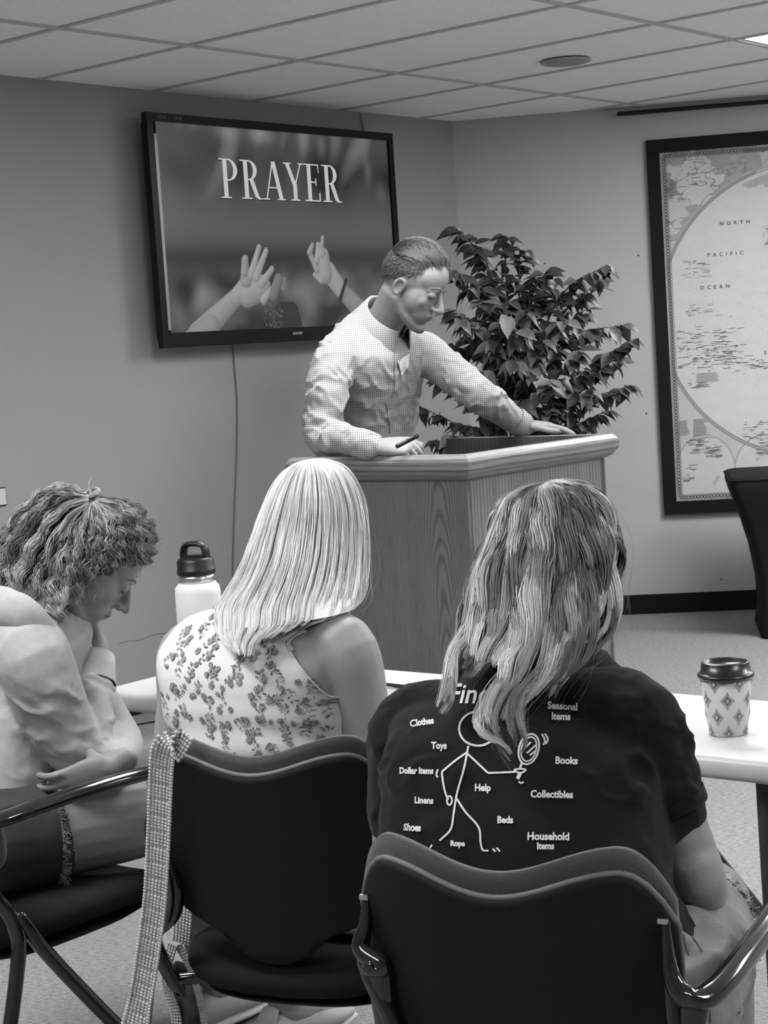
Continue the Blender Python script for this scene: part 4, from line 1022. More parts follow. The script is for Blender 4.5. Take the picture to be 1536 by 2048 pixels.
def decal_px(name, pts, m, w=None, off=.0015, bvh=None, sub=None, lift=0, rt=None, closed=False):
    """a thin drawn line on the cloth: sample points given where the photo shows them, laid on the cloth"""
    bvh = bvh or bvs; b = MB(); W_ = []; rt = rt or root
    for x, y in pts:
        d = ray(x, y).normalized(); h = bvh.ray_cast(eye-rt.location, d)
        if h[0] is not None: W_.append((h[0], h[1]))
    for (p, n), (q, n2) in zip(W_, W_[1:]):
        t = (q-p).normalized(); s1 = t.cross(n).normalized()*w/2; k = len(b.v)
        for a in (p+n*off+s1, q+n2*off+s1, q+n2*off-s1, p+n*off-s1): b.v.append(tuple(a))
        b.f.append((k, k+1, k+2, k+3))
    me = b.mesh(name); return link(name, me, m, sub or rt)
def dense_px(pts, k=6): return [tuple(x) for x in cat_rom(pts, k)]
m_fold_shade = mat('placket_shadow', .05, .9)  # shade along the placket fold, drawn as thin dark lines
decal_px('placket_edge', dense_px([(788, 690), (788, 720), (788, 750), (788, 775), (786, 785), (782, 797)]), m_fold_shade, w=.0022, sub=shirt)
decal_px('placket_edge', dense_px([(770, 806), (774, 822), (777, 845), (779, 866)]), m_fold_shade, w=.0022, sub=shirt)
# name sticker
b = MB(); qd = [(794, 722), (818, 706), (816, 732), (802, 752)]; gw = 6
for i in range(gw+1):
    for j in range(gw+1):
        u, v = i/gw, j/gw; x = (qd[0][0]*(1-u)+qd[1][0]*u)*(1-v)+(qd[3][0]*(1-u)+qd[2][0]*u)*v; y = (qd[0][1]*(1-u)+qd[1][1]*u)*(1-v)+(qd[3][1]*(1-u)+qd[2][1]*u)*v
        h = bvs.ray_cast(eye-O, ray(x, y).normalized()); b.v.append(tuple(h[0]+V(.002, -.005, .0005)) if h[0] else (0, 0, 1.3))
for i in range(gw):
    for j in range(gw): a = i*(gw+1)+j; b.f.append((a, a+1, a+gw+2, a+gw+1))
_m = b.mesh('name_sticker'); _m.polygons.foreach_set('use_smooth', [True]*len(_m.polygons)); link('name_sticker', _m, mat('sticker_white', .66, .6), shirt)
decal_px('sticker_mark', dense_px([(803, 731), (806, 727), (809, 731), (806, 735), (803, 732)], 3), mat('sticker_ink', .2, .8), w=.0016, off=.008, sub=shirt)
decal_px('sticker_edge', dense_px([(817, 707), (795, 722), (801, 752)], 4), mat('sticker_edge', .18, .8), w=.0022, off=.0065, sub=shirt)
# collar
cn = at(768, 645, 5.25); ax = (Ph(-.03, 0, -.03)-at(762, 660, 5.26)).normalized(); ff = (fm-ax*fm.dot(ax)).normalized(); rr_ = ff.cross(ax)
b = MB(); rows_ = []
for k in range(41):
    a = math.radians(22+316*k/40); fr = max(0, 1-abs(math.degrees(a)-180)/158); e = (1-fr)**2
    di = ff*math.cos(a)+rr_*math.sin(a)
    sk = [(.066, -.012), (.067, .026+.014*fr), (.071, .033+.014*fr), (.077, .030+.014*fr), (.092+.010*e, -.004-.016*e), (.101+.016*e, -.022-.046*e)]
    rows_.append([cn+di*r+ax*(z-.008*(1-fr)) for r, z in sk])
b.v = [tuple(p) for r in rows_ for p in r]
for i in range(40):
    for j in range(5): a = i*6+j; b.f.append((a, a+1, a+7, a+6))
co = putmb(b, 'collar', m_shirt, root); md = co.modifiers.new('t', 'SOLIDIFY'); md.thickness = .0022; co.parent = shirt
# cuffs
for e_, w_, r_ in ((elR, wrR+V(.006, -.004, 0), .039), (elL, wrL, .038)):
    d = (w_-e_).normalized(); b = MB(); b.rings(tube_rings([w_-d*.055, w_-d*.03, w_+d*.006, w_+d*.006, w_-d*.03], [r_+.005, r_+.004, r_+.001, r_-.003, r_-.004], 24, sub=1, cap='none'), cap=False); o = putmb(b, 'cuff', m_shirt, root); o.parent = shirt
# hair: faded sides, longer top combed forward
m_hair = hairmat('hair_short', .36, .6)
HL = lambda f: np.interp(f, [-1, -.6, -.2, .0, .2, .45, .65, .85, 1], [126, 122, 110, 101, 98, 84, 64, 52, 50])
n = 2600; u = RNG.random(n); v = RNG.random(n)
az = (v-.5)*2; xs = .048-.145*u; ys = az*.076
zs = .036+.088*np.sqrt(np.clip(1-((xs+.012)/.100)**2-(ys/.080)**2, .02, 1))
R3 = np.array(Rh); K = 9; P = np.zeros((n, K, 3)); t = np.linspace(0, 1, K)
ln = RNG.uniform(.028, .050, n)
for k in range(K):
    x = xs+ln*t[k]*1.0; y = ys*(1+.12*t[k])+.010*t[k]*np.sin(az*9+u*5)
    sh = np.clip(1-((x+.012)/.104)**2-(y/.084)**2, .0, 1); z = .036+(.0885+.0055*np.clip(1-(y/.06)**2, 0, 1))*np.sqrt(sh)+.022*np.sin(math.pi*min(1, t[k]*.8))*(1-.5*u)*np.clip(1-(y/.060)**2, 0, 1)-.02*np.clip(x-.085, 0, 1)*6
    P[:, k] = np.stack([np.minimum(x, .088), y, z], 1)
ns = 3500; a2 = RNG.uniform(0, 2*math.pi, ns); fr = np.cos(a2); lim = np.radians(HL(fr))
ph2 = lim*RNG.uniform(.35, 1, ns)**.8; Q = np.zeros((ns, K, 3)); nr = np.stack([np.sin(ph2)*np.cos(a2), np.sin(ph2)*np.sin(a2), np.cos(ph2)], 1)
q0 = np.stack([-.012+.097*nr[:, 0], .077*nr[:, 1], .036+.087*nr[:, 2]], 1); dd = nr*.5+np.array([-.35, 0, -.6])*np.sin(ph2)[:, None]; dd /= np.linalg.norm(dd, axis=1, keepdims=True)
for k in range(K): Q[:, k] = q0+dd*(.007*t[k])
P = np.concatenate([P, Q]); az = np.concatenate([az, a2]); u = np.concatenate([u, RNG.random(ns)])
shm = (1-((P[:n, :, 0]+.012)/.104)**2-(P[:n, :, 1]/.084)**2).min(1); keepm = np.concatenate([shm > .16, np.ones(ns, bool)])
P = P[keepm]; az = az[keepm]; u = u[keepm]; n = int((shm > .16).sum())
Pw = P@R3.T+np.array(hc); cl = np.floor(az*11+u*3)
val = (.025+.16*(np.sin(cl*12.9)*.5+.5)*RNG.random(len(P)))[:, None]*(1+.6*t[None, :]); val[n:] = (.015+.04*RNG.random(ns))[:, None]
b = MB(); 
strands_mesh('hair', Pw, .0010*(1-.7*t)[None, :]*np.ones((len(P), 1))*np.concatenate([np.ones(n), np.full(ns, .55)])[:, None], np.clip(val, 0, .5), m_hair, root)
# brows, closed eye line, lips
def face_lines(root, body, Pf, sets, sub=None):
    bv = bvh_of(body.data); O_ = root.location
    for name, lines, m, w in sets:
        b = MB()
        for ln in lines:
            W_ = []
            for p in cat_rom(ln, 4):
                c0 = Pf(*p)-O_; cin = Pf(p[0]-.06, p[1]*.6, p[2])-O_; d = (cin-c0).normalized(); h = bv.ray_cast(c0-d*.04, d)
                if h[0] is not None: W_.append(h[0]+h[1]*w*.45)
            if len(W_) > 2: b.tube(W_, [w*.3]+[w]*(len(W_)-2)+[w*.3], 6, sub=1)
        me = b.mesh(name); me.polygons.foreach_set('use_smooth', [True]*len(me.polygons)); link(name, me, m, root)
BROW = [[(.095, s_*.012, .026), (.094, s_*.030, .033), (.078, s_*.050, .027)] for s_ in (-1, 1)]
LASH = [[(.092, s_*.018, .003), (.094, s_*.031, -.001), (.084, s_*.046, .003)] for s_ in (-1, 1)]
LIP = [[(.088, .022, -.059), (.100, .008, -.0565), (.102, 0, -.057), (.100, -.008, -.0565), (.088, -.022, -.059)]]
face_lines(root, body, Ph, (('eyebrow', BROW[:1], mat('brow_dark', .09, .9), .0024), ('eyebrow', BROW[1:], mat('brow_dark', .09, .9), .0024), ('eyelashes', LASH, mat('lash_dark', .03, .9), .0014), ('lip_line', LIP, mat('lip_dark', .10, .7), .0012)))
# pen in his right hand (a thing of its own)
pe = (at(834, 872, 4.80), at(803, 888, 4.775)); t_ = empty('marker_pen', pe[0], 0, 'black marker pen held in the standing man\'s hand', 'pen')
d = pe[1]-pe[0]; MB().tube([V(0, 0, 0), d*1.25], .0065, 12, sub=1).build('barrel', m_black, t_, True)
MB().tube([d*.05+V(0, -.008, .004), d*.6+V(0, -.008, .004)], .002, 6, sub=1).build('clip', m_gloss, t_, True)
# ------------------------------------------------------------------ the blonde woman in the floral top
fM = Vector((.50, .866, 0)); rM = Vector((.866, -.50, 0))
root = person('seated woman with straight platinum blonde hair in a sleeveless floral top', (-.06, 2.87))
def plc(x, y, Y): return at(x, y, Y)
hip = Vector((-.06, 2.87, .575))
T = [(Vector((-.06, 2.87, .50)), .175, .13), (hip, .185, .13), (at(532, 1600, 2.90), .165, .115), (at(522, 1500, 2.91), .150, .105), (at(512, 1400, 2.93), .158, .108), (at(508, 1320, 2.95), .168, .105), (at(520, 1265, 2.98), .165, .088), (at(540, 1228, 3.00), .142, .070), (at(556, 1205, 3.02), .066, .055), (at(568, 1180, 3.04), .052, .052)]
TD = dense(T)
b = MB(); b.rings(torso_rings(TD, rM, 32))
hcM = at(626, 1066, 3.14); Rm = frame_of((.40, .80, -.42))
Ph = head(b, hcM, Rm, .96)
b.tube([at(556, 1215, 3.02), at(578, 1165, 3.05), Ph(-.035, 0, -.03)], [(.056, .054), (.050, .050), (.052, .052)], 16, side=rM)
sR, eR, wR = at(678, 1290, 2.90), at(752, 1590, 2.88), at(800, 1500, 3.06)
sL, eL, wL = at(372, 1305, 3.10), at(352, 1500, 3.14), at(420, 1480, 3.30)
b.tube([at(610, 1290, 2.95), sR+V(0, 0, -.005), sR.lerp(eR, .35)+rM*.006, sR.lerp(eR, .7), eR, eR.lerp(wR, .5), wR], [.052, .061, .056, .047, .042, .038, .025], 18, sub=5)
b.tube([at(440, 1290, 3.03), sL, sL.lerp(eL, .5), eL, eL.lerp(wL, .5), wL], [.050, .050, .044, .039, .034, .024], 16, sub=5)
hand(b, wR, (.5, .8, -.1), (-.85, .5, 0), (0, 0, 1), [(20, 25, 15)]*4, sc=.88); hand(b, wL, (.8, .6, -.1), (.6, -.8, 0), (0, 0, 1), [(20, 25, 15)]*4, sc=.88)
kneeR, kneeL = Vector((.06, 2.80, .545))+fM*.43, Vector((-.16, 2.93, .545))+fM*.42
ftR, ftL = Vector((.17, 3.30, .075)), at(452, 1990, 3.56)
ftL = Vector((at(428, 1985, 3.72).x, 3.72, .085))
for s, kn, ft in ((1, kneeR, ftR), (-1, kneeL, ftL)):
    b.tube([hip+rM*.095*s+V(0, 0, -.01), (hip+rM*.095*s).lerp(kn, .5)+V(0, 0, -.01), kn, kn.lerp(ft, .35), ft+V(0, 0, .05), ft], [.088, .076, .057, .052, .036, .034], 16, sub=5)
    d = Vector((.85, .5, 0)) if s < 0 else fM
    b.tube([ft-d*.02, ft+d*.07-V(0, 0, .03), ft+d*.15-V(0, 0, .045)], [.036, .033, .024], 12)
body = put(voxel(b, 'body', .0042, 5), 'body', m_skin2, root)
# top: lower part all round, back panel cut in at the arm holes
m_dress = mat('floral_cotton', .56, .85, bump=.25, bscale=500, var=.02, vscale=10)
def tpoint(sv, th, off):
    i = min(int(sv), len(TD)-2); f = sv-i; c = TD[i][0].lerp(TD[i+1][0], f); a = TD[i][1]*(1-f)+TD[i+1][1]*f; d = TD[i][2]*(1-f)+TD[i+1][2]*f
    up = (TD[min(i+2, len(TD)-1)][0]-TD[max(i-1, 0)][0]).normalized(); r = rM; bk = -(Vector((0, 0, 1)).cross(r)).normalized(); s, c_ = math.sin(th), math.cos(th); e = 2/2.4
    return c+r*((a+off)*math.copysign(abs(s)**e, s))+bk*((d+off)*math.copysign(abs(c_)**e, c_))
_c = TD[12][0]; _bk = tpoint(12, 0, 0)-_c
flip = 0 if _bk.dot(fM) < 0 else math.pi
def bp(sv, th, off): return tpoint(sv, th+flip if not flip else math.pi-th, off)
ST = len(TD)-1; sA = 4*4+.6; sTop = 7*4+2.5     # arm hole bottom, neck line rows
b = MB(); off = .0075
def fold(sv, th): return .0030*math.sin(sv*2.1+1.5*math.sin(th*2+sv*.3))*max(0, 1-abs(sv-12)/6)
nr, nc = 64, 72
for j in range(nr+1):
    sv = 4+(sA-4)*j/nr
    for i in range(nc): th = 2*math.pi*i/nc; b.v.append(tuple(bp(sv, th, off+fold(sv, th))))
for j in range(nr):
    for i in range(nc): a = j*nc+i; a2 = j*nc+(i+1) % nc; b.f.append((a, a2, a2+nc, a+nc))
for side_, lim0 in ((0, 1.57), (math.pi, 1.57)):
    k0 = len(b.v); n2, m2 = 40, 36
    for j in range(n2+1):
        f = j/n2; sv = sA+(sTop-sA)*f
        if side_ == 0: tr = math.pi/2-1.02*min(1, f/.55)**.55+.62*max(0, (f-.55)/.45)**1.1; tl = math.pi/2-.62*min(1, f/.5)**.6+.25*max(0, (f-.6)/.4)
        else: tr = tl = math.pi/2-.8*min(1, f/.5)**.6+.3*max(0, (f-.6)/.4)
        for i in range(m2+1):
            th = -tl+(tl+tr)*i/m2; b.v.append(tuple(bp(sv, th+side_, off+fold(sv, th+side_)+.0015*f+.0012*f*math.sin(th*7+f*9))))
    for j in range(n2):
        for i in range(m2): a = k0+j*(m2+1)+i; b.f.append((a, a+1, a+m2+2, a+m2+1))
me = b.mesh('floral_top'); bm = bmesh.new(); bm.from_mesh(me); bmesh.ops.remove_doubles(bm, verts=bm.verts, dist=.0008); bmesh.ops.recalc_face_normals(bm, faces=bm.faces); bm.to_mesh(me); bm.free()
me.polygons.foreach_set('use_smooth', [True]*len(me.polygons))
top = put(me, 'floral_top', m_dress, root); md = top.modifiers.new('t', 'SOLIDIFY'); md.thickness = .0022; md.offset = 1
bvt = bvh_of(top.data); OM = root.location.copy()
# arm-hole binding
for tlist in (1, -1):
    pts = []
    for j in range(0, 41):
        f = j/40; sv = sA+(sTop-sA)*f; tr = math.pi/2-1.02*min(1, f/.55)**.55+.62*max(0, (f-.55)/.45)**1.1; tl = math.pi/2-.62*min(1, f/.5)**.6+.25*max(0, (f-.6)/.4)
        pts.append(bp(sv, tr if tlist > 0 else -tl, off+.002))
    b = MB(); b.tube(pts, .0024, 6, sub=1); o = putmb(b, 'armhole_binding', m_dress, root); o.parent = top
    if tlist > 0: ARM = pts
# bra strap on the shoulder blade
b = MB(); q = [ARM[k] + rM*.007 for k in (18, 21, 24, 27)]
b.tube([p-fM*.002 for p in q], [(.0042, .0012)]*4, 8, side=rM); b.tube([q[3]-rM*.006-fM*.003, q[3]+rM*.006-fM*.003], [(.0025, .0015)]*2, 8, side=(0, 0, 1), sub=1)
putmb(b, 'bra_strap', mat('strap_pale', .42, .5), root)
# skirt over the lap
b = MB(); b.rings(torso_rings(dense([(Vector((-.06, 2.87, .505)), .19, .14), (hip+V(0, 0, .01), .20, .142), (at(532, 1590, 2.90), .172, .122)], 3), rM, 24, off=.004))
for s, kn in ((1, kneeR), (-1, kneeL)): b.tube([hip+rM*.095*s, (hip+rM*.095*s).lerp(kn, .5), (hip+rM*.095*s).lerp(kn, .82)], [.100, .090, .074], 16)
sk = put(voxel(b, 'skirt', .008, 3), 'skirt', m_dress, root)
# flower sprigs printed on the cloth
m_f1 = mat('flower_print_dark', .10, .85); m_f2 = mat('flower_print_mid', .22, .85)
rs = random.Random(11); d_ = (fM+V(-.05, 0, -.12)).normalized(); up_ = V(0, 0, 1); r_ = rM
b1 = MB(); b2 = MB()
def leafpoly(x, z, a, L, w):
    c, s = math.cos(a), math.sin(a); return [(x+c*L*t-s*w*q, z+s*L*t+c*w*q) for t, q in ((0, 0), (.3, .5), (.65, .42), (1, 0), (.65, -.42), (.3, -.5))]
cent = at(515, 1400, 2.8); spots_ = []
def plM(p): return cent-OM+r_*p[0]+up_*p[1]
def sprig(x, z, a, L):
    for k in range(5):
        t = k/5; cx_ = x+math.cos(a)*L*t; cz_ = z+math.sin(a)*L*t+.004*math.sin(t*4)
        w = leafpoly(cx_, cz_, a+.15, L/5*1.1, .0010); print_mesh(b1, w, [tuple(range(6))], bvt, plM, d_, .0040)
        for s in (-1, 1):
            if rs.random() < .85:
                aa = a+s*rs.uniform(.5, 1.1); ll = rs.uniform(.005, .009); w = leafpoly(cx_+.003*math.cos(aa), cz_+.003*math.sin(aa), aa, ll, .0030); print_mesh(b1 if rs.random() < .6 else b2, w, [tuple(range(6))], bvt, plM, d_, .0042)
    for q in range(rs.choice((2, 2, 3))):
        fx = x+rs.uniform(-.006, .012)*1.4+math.cos(a)*L*rs.uniform(0, .25); fz = z+rs.uniform(-.010, .010)+math.sin(a)*L*rs.uniform(0, .25)
        R_ = rs.uniform(.0036, .0058)
        ring = [(fx+R_*(1+.18*math.cos(5*t+q))*math.cos(t), fz+R_*(1+.18*math.cos(5*t+q))*math.sin(t)) for t in np.linspace(0, 2*math.pi, 15)[:-1]]
        print_mesh(b2, [(fx, fz)]+ring, [(0, 1+i, 1+(i+1) % 14) for i in range(14)], bvt, plM, d_, .0044)
        for z_ in range(3): w = leafpoly(fx+rs.uniform(-.003, .003), fz+rs.uniform(-.003, .003), rs.uniform(0, 6.28), R_*.8, .0018); print_mesh(b1, w, [tuple(range(6))], bvt, plM, d_, .0048)
row = 0; z = -.125
while z < .20:
    x = -.20+(row % 2)*.024
    while x < .20:
        sprig(x+rs.uniform(-.008, .008), z+rs.uniform(-.008, .008), rs.choice((.6, 1.0, 1.5, 2.0, -1.2, -.9, -1.9))+rs.uniform(-.3, .3), rs.uniform(.022, .034)); x += .036
    z += .030; row += 1
for bb_, mm in ((b1, m_f1), (b2, m_f2)):
    o = link('floral_print', bb_.mesh('floral_print'), mm, top); o['kind'] = 'stuff'
# hair
rows = [(919, 616, 624, 3.13, .006), (925, 588, 655, 3.13, .040), (942, 562, 688, 3.13, .066), (970, 541, 710, 3.13, .086), (1008, 523, 727, 3.126, .098), (1058, 503, 737, 3.112, .101), (1108, 484, 740, 3.080, .098), (1155, 456, 740, 3.038, .094), (1195, 430, 738, 2.985, .094), (1232, 428, 728, 2.930, .094), (1262, 440, 640, 2.895, .094), (1292, 462, 580, 2.870, .094)]
C, hw, dp = rows_world(rows); n = 5200; K = 24
th = RNG.uniform(-2.5, 2.5, n); ncl = 90; cth = np.sort(RNG.uniform(-2.6, 2.6, ncl)); ci = np.abs(th[:, None]-cth[None, :]).argmin(1)
t = np.linspace(0, 1, K); s0 = 2.6*RNG.random(n)**1.7+.05
endc = np.where(cth < -.2, 10.7, np.where(cth < .45, 10.2-1.8*np.clip((cth+.2)/.65, 0, 1)*1.0, 9.2))+RNG.uniform(-.5, .4, ncl)
endc = np.where(cth > 1.5, 8.6, np.where(cth < -1.5, 9.4, endc))
se = endc[ci]+RNG.uniform(-.9, .35, n); offr = RNG.uniform(-.009, .003, n)+np.sin(ci*7.7)*.0018
P = np.zeros((n, K, 3)); LA = (s0[:, None]+(se-s0)[:, None]*t)*.033
for k in range(K):
    tt = th+(cth[ci]-th)*(.10+.55*t[k]**2); s = s0+(se-s0)*t[k]
    curl_in = -.022*np.clip((t[k]-.8)/.2, 0, 1)**2*(th > .3)
    P[:, k] = rowpt(C, hw, dp, tt, s, offr+curl_in-.004*t[k])
P = wave(P, RNG.uniform(.0005, .0020, n), RNG.uniform(.09, .16, n), np.sin(ci*3.3)*3+RNG.uniform(-.3, .3, n), Labs=LA)
base_ = .68+.035*np.sin(ci*5.1)+RNG.uniform(-.06, .06, n); base_ = np.where(RNG.random(n) < .05, .40, base_)
val = base_[:, None]*(1+.10*np.sin(t*6+ci[:, None]))
# fly-aways on the right
ex = shell_of(C, hw, dp, 9.0, .91, v=.50, thr=(-2.3, 2.3))
nf = 90; P2 = P[RNG.choice(n, nf)].copy(); g = np.linspace(0, 1, K)**2
P2 = P2+(RNG.normal(0, .016, (nf, 1, 3))+np.array([.010, 0, 0]))*g[None, :, None]
P = np.concatenate([P, P2]); val = np.concatenate([val, np.full((nf, K), .4)]); rad = (.00085*RNG.uniform(.6, 1.3, len(P)))[:, None]*(1-.65*t[None, :]**2); rad[n:] *= .35
m_hb = hairmat('hair_platinum', .38, .45); strands_mesh('hair', P, rad, val, m_hb, root, extra=ex)
# trainer on her left foot
def shoe(root, ft, d, m_up, m_sole, rz=0):
    s_ = V(-d.y, d.x, 0)
    b = MB(); b.tube([ft-d*.065+V(0, 0, -.035), ft-d*.03+V(0, 0, -.030), ft+d*.06+V(0, 0, -.038), ft+d*.13+V(0, 0, -.050), ft+d*.185+V(0, 0, -.056)], [(.032, .036), (.038, .044), (.043, .034), (.040, .024), (.026, .016)], 16, side=s_)
    o = putmb(b, 'shoe', m_up, root)
    b = MB(); b.tube([ft-d*.075+V(0, 0, -.070), ft+V(0, 0, -.070), ft+d*.10+V(0, 0, -.071), ft+d*.195+V(0, 0, -.068)], [(.034, .012), (.040, .013), (.046, .012), (.028, .010)], 14, side=s_); putmb(b, 'sole', m_sole, root, sub=None).parent = o
    b = MB(); b.tube([ft-d*.04+V(0, 0, .022), ft-d*.055+V(0, 0, .005), ft-d*.06+V(0, 0, -.02)], [(.022, .006), (.026, .007), (.026, .006)], 10, side=s_); putmb(b, 'heel_tab', m_up, root).parent = o
    b = MB()
    for k in range(4):
        c = ft+d*(.035+.022*k)+V(0, 0, .004-.011*k)
        for q in (-1, 1): b.tube([c-s_*.024*q-V(0, 0, .006), c+V(0, 0, .004), c+s_*.024*q+d*.018-V(0, 0, .006)], .0022, 6)
    for q, L in ((-1, .07), (1, .09)):
        c = ft+d*.03+V(0, 0, .010); b.tube([c, c+s_*.03*q+V(0, 0, .018)+d*.02, c+s_*.055*q+d*L+V(0, 0, .004), c+s_*.03*q+d*L*.9-V(0, 0, .012), c], .0018, 6, sub=6)
    putmb(b, 'laces', mat('lace_white', .5, .8), root).parent = o
    return o
m_canvas = mat('canvas_pale', .40, .85, bump=.3, bscale=400); m_sole = mat('sole_white', .5, .6)
shoe(root, ftL, V(.86, .5, 0), m_canvas, m_sole); shoe(root, ftR, fM, m_canvas, m_sole)

# ------------------------------------------------------------------ the woman in the black t-shirt
fR = Vector((.423, .906, 0)); rR = Vector((.906, -.423, 0))
cR = chR.location
root = person('seated woman with long wavy streaked hair in a black printed t-shirt', (cR.x, cR.y))
hip = Vector((cR.x, cR.y+.02, .575))
T = [(hip-V(0, 0, .07), .19, .14), (hip, .205, .145), (at(1048, 1800, 2.27), .198, .138), (at(1045, 1680, 2.29), .188, .130), (at(1042, 1570, 2.33), .186, .128), (at(1048, 1480, 2.37), .188, .122), (at(1058, 1415, 2.41), .178, .105), (at(1078, 1365, 2.44), .130, .080), (at(1098, 1325, 2.46), .080, .064), (at(1104, 1295, 2.48), .058, .056)]
TD2 = dense(T)
b = MB(); b.rings(torso_rings(TD2, rR, 32, off=-.004))
hcR = at(1107, 1128, 2.54); Rr = frame_of((.10, .93, -.34)); Ph = head(b, hcR, Rr, .96)
b.tube([at(1098, 1335, 2.46), at(1102, 1270, 2.49), Ph(-.035, 0, -.03)], [(.060, .058), (.053, .053), (.054, .054)], 16, side=rR)
sR, eR, wR = at(1262, 1452, 2.32), at(1392, 1765, 2.30), at(1400, 1800, 2.54)
sL, eL, wL = at(828, 1468, 2.50), at(800, 1690, 2.55), at(850, 1560, 2.74)
b.tube([at(1160, 1440, 2.37), sR, sR.lerp(eR, .45), sR.lerp(eR, .8)+V(0, .005, 0), eR, eR.lerp(wR, .5), wR], [.055, .060, .050, .046, .042, .040, .026], 18, sub=5)
b.tube([at(930, 1450, 2.45), sL, sL.lerp(eL, .5), eL, eL.lerp(wL, .5), wL], [.055, .056, .048, .041, .036, .025], 16, sub=5)
hand(b, wR, (-.2, 1, -.1), (-1, -.2, 0), (0, 0, 1), [(15, 25, 15)]*4, sc=.9); hand(b, wL, (.8, .6, 0), (.6, -.8, 0), (0, 0, 1), [(15, 25, 15)]*4, sc=.9)
kR, kL = Vector((.462, 2.62, .555)), hip-rR*.11+fR*.46+V(0, 0, -.02)
for s, kn in ((1, kR), (-1, kL)):
    ft = Vector((kn.x+.02, kn.y+.04, .09)); b.tube([hip+rR*.11*s, (hip+rR*.11*s).lerp(kn, .5)+V(0, 0, .01), kn, kn.lerp(ft, .35), ft+V(0, 0, .04), ft], [.094, .086, .062, .055, .038, .036], 16, sub=5); b.tube([ft, ft+fR*.09-V(0, 0, .035), ft+fR*.15-V(0, 0, .05)], [.036, .032, .024], 12)
    if s > 0: ftr = ft
    else: ftl = ft
body = put(voxel(b, 'body', .0042, 5), 'body', m_skin, root)
shoe(root, ftr, fR, m_canvas, m_sole); shoe(root, ftl, fR, m_canvas, m_sole)
# denim shorts
m_den = mat('faded_denim', .20, .9, bump=.5, bscale=700, var=.22, vscale=16)
b = MB(); b.rings(torso_rings(dense([(hip-V(0, 0, .075), .195, .145), (hip, .212, .152), (hip+V(0, 0, .09), .200, .142)], 3), rR, 24, off=.003))
for s, kn in ((1, kR), (-1, kL)): b.tube([hip+rR*.11*s, (hip+rR*.11*s).lerp(kn, .35)+V(0, 0, .006), (hip+rR*.11*s).lerp(kn, .62)+V(0, 0, .008)], [.104, .102, .092], 18)
me = voxel(b, 'denim_shorts', .006, 3); wrinkle(me, .005, (fR.x, fR.y, .3), 60, 4.4); shorts = put(me, 'denim_shorts', m_den, root)
def fray(root, sub, c, ax_, r, n_, m, sd, L=.016):
    r0 = random.Random(sd); ax_ = ax_.normalized(); a = ax_.orthogonal().normalized(); bb = ax_.cross(a); P = []
    for i in range(n_):
        q = r0.uniform(0, 6.28); p = c+(a*math.cos(q)+bb*math.sin(q))*r*r0.uniform(.98, 1.05); d = ax_*r0.uniform(.3, 1)+(a*math.cos(q)+bb*math.sin(q))*r0.uniform(-.3, .7)+Vector((0, 0, -.4)); ll = L*r0.uniform(.3, 1)
        P.append([tuple(p+d*ll*k/4+Vector((r0.uniform(-1, 1), r0.uniform(-1, 1), r0.uniform(-1, 1)))*.0012*k) for k in range(5)])
    P = np.array(P); return strands_mesh('frayed_hem', P, np.full((len(P), 5), .0006), np.full((len(P), 5), .3)*RNG.uniform(.3, 1.5, (len(P), 1)), m, root, sub=sub)
m_fray = hairmat('fray_thread', .9, .1)
hp = hip+rR*.11; o = fray(root, None, hp.lerp(kR, .66)+V(0, 0, .008), kR-hp, .088, 700, m_fray, 3); o.parent = shorts
bvsh = bvh_of(shorts.data); m_st = mat('denim_seam', .04, .9)
for q_ in ([(1412, 1978), (1422, 1986), (1440, 1985), (1458, 1978)], [(1416, 1988), (1417, 2015), (1420, 2046)], [(1478, 1950), (1470, 1972), (1455, 1990), (1430, 2000)], [(1376, 1862), (1392, 1885), (1405, 1905)], [(1366, 1870), (1372, 1895), (1378, 1912)]):
    decal_px('denim_seam', dense_px(q_, 5), m_st, w=.0022, off=.0012, bvh=bvsh, sub=shorts, rt=root)
# t-shirt
b = MB(); Ts = T[1:-1]+[(at(1102, 1308, 2.47), .070, .066)]
b.rings(torso_rings(dense(Ts), rR, 32, off=.010))
dR_ = (eR-sR).normalized(); dL_ = (eL-sL).normalized()
b.tube([at(1180, 1425, 2.36), sR+V(-.004, 0, .006), sR.lerp(eR, .30)+V(0, 0, .004), sR.lerp(eR, .45), sR.lerp(eR, .52)], [.064, .069, .064, .060, .058], 20, sub=6, cap='round')
b.tube([at(920, 1440, 2.45), sL+V(.002, 0, .004), sL.lerp(eL, .35), sL.lerp(eL, .62), sL.lerp(eL, .72)], [.062, .066, .062, .058, .056], 20, sub=6)
me = voxel(b, 'tshirt', .0050, 4)
def mR(c):
    d1 = np.linalg.norm(c-np.array(at(1300, 1560, 2.28)), axis=1); d2 = np.linalg.norm(c-np.array(at(800, 1560, 2.42)), axis=1); return np.clip(1.1-np.minimum(d1, d2)/.16, .12, 1)
wrinkle(me, .009, (.75, .2, .75), 85, 2.2, mask=mR); wrinkle(me, .0035, (.15, .0, 1), 70, 8.1)
tee = put(me, 'tshirt', m_tee, root); bvr = bvh_of(tee.data); OR = root.location.copy()
# sleeve hem and collar band
b = MB(); q = sR.lerp(eR, .535); b.rings(tube_rings([q-dR_*.016, q, q+dR_*.004, q+dR_*.004, q], [.0605, .0600, .0585, .052, .050], 28, sub=1, cap='none'), cap=False); o = putmb(b, 'sleeve_hem', m_tee, root); o.parent = tee
b = MB(); cN = at(1102, 1312, 2.475); b.tube([cN+(rR*math.cos(a)*.066+fR*math.sin(a)*.062)+V(0, 0, -.02*math.sin(a)) for a in np.linspace(0, 2*math.pi, 25)], [(.004, .009)]*25, 8, sub=1); o = putmb(b, 'neck_band', m_tee, root); o.parent = tee
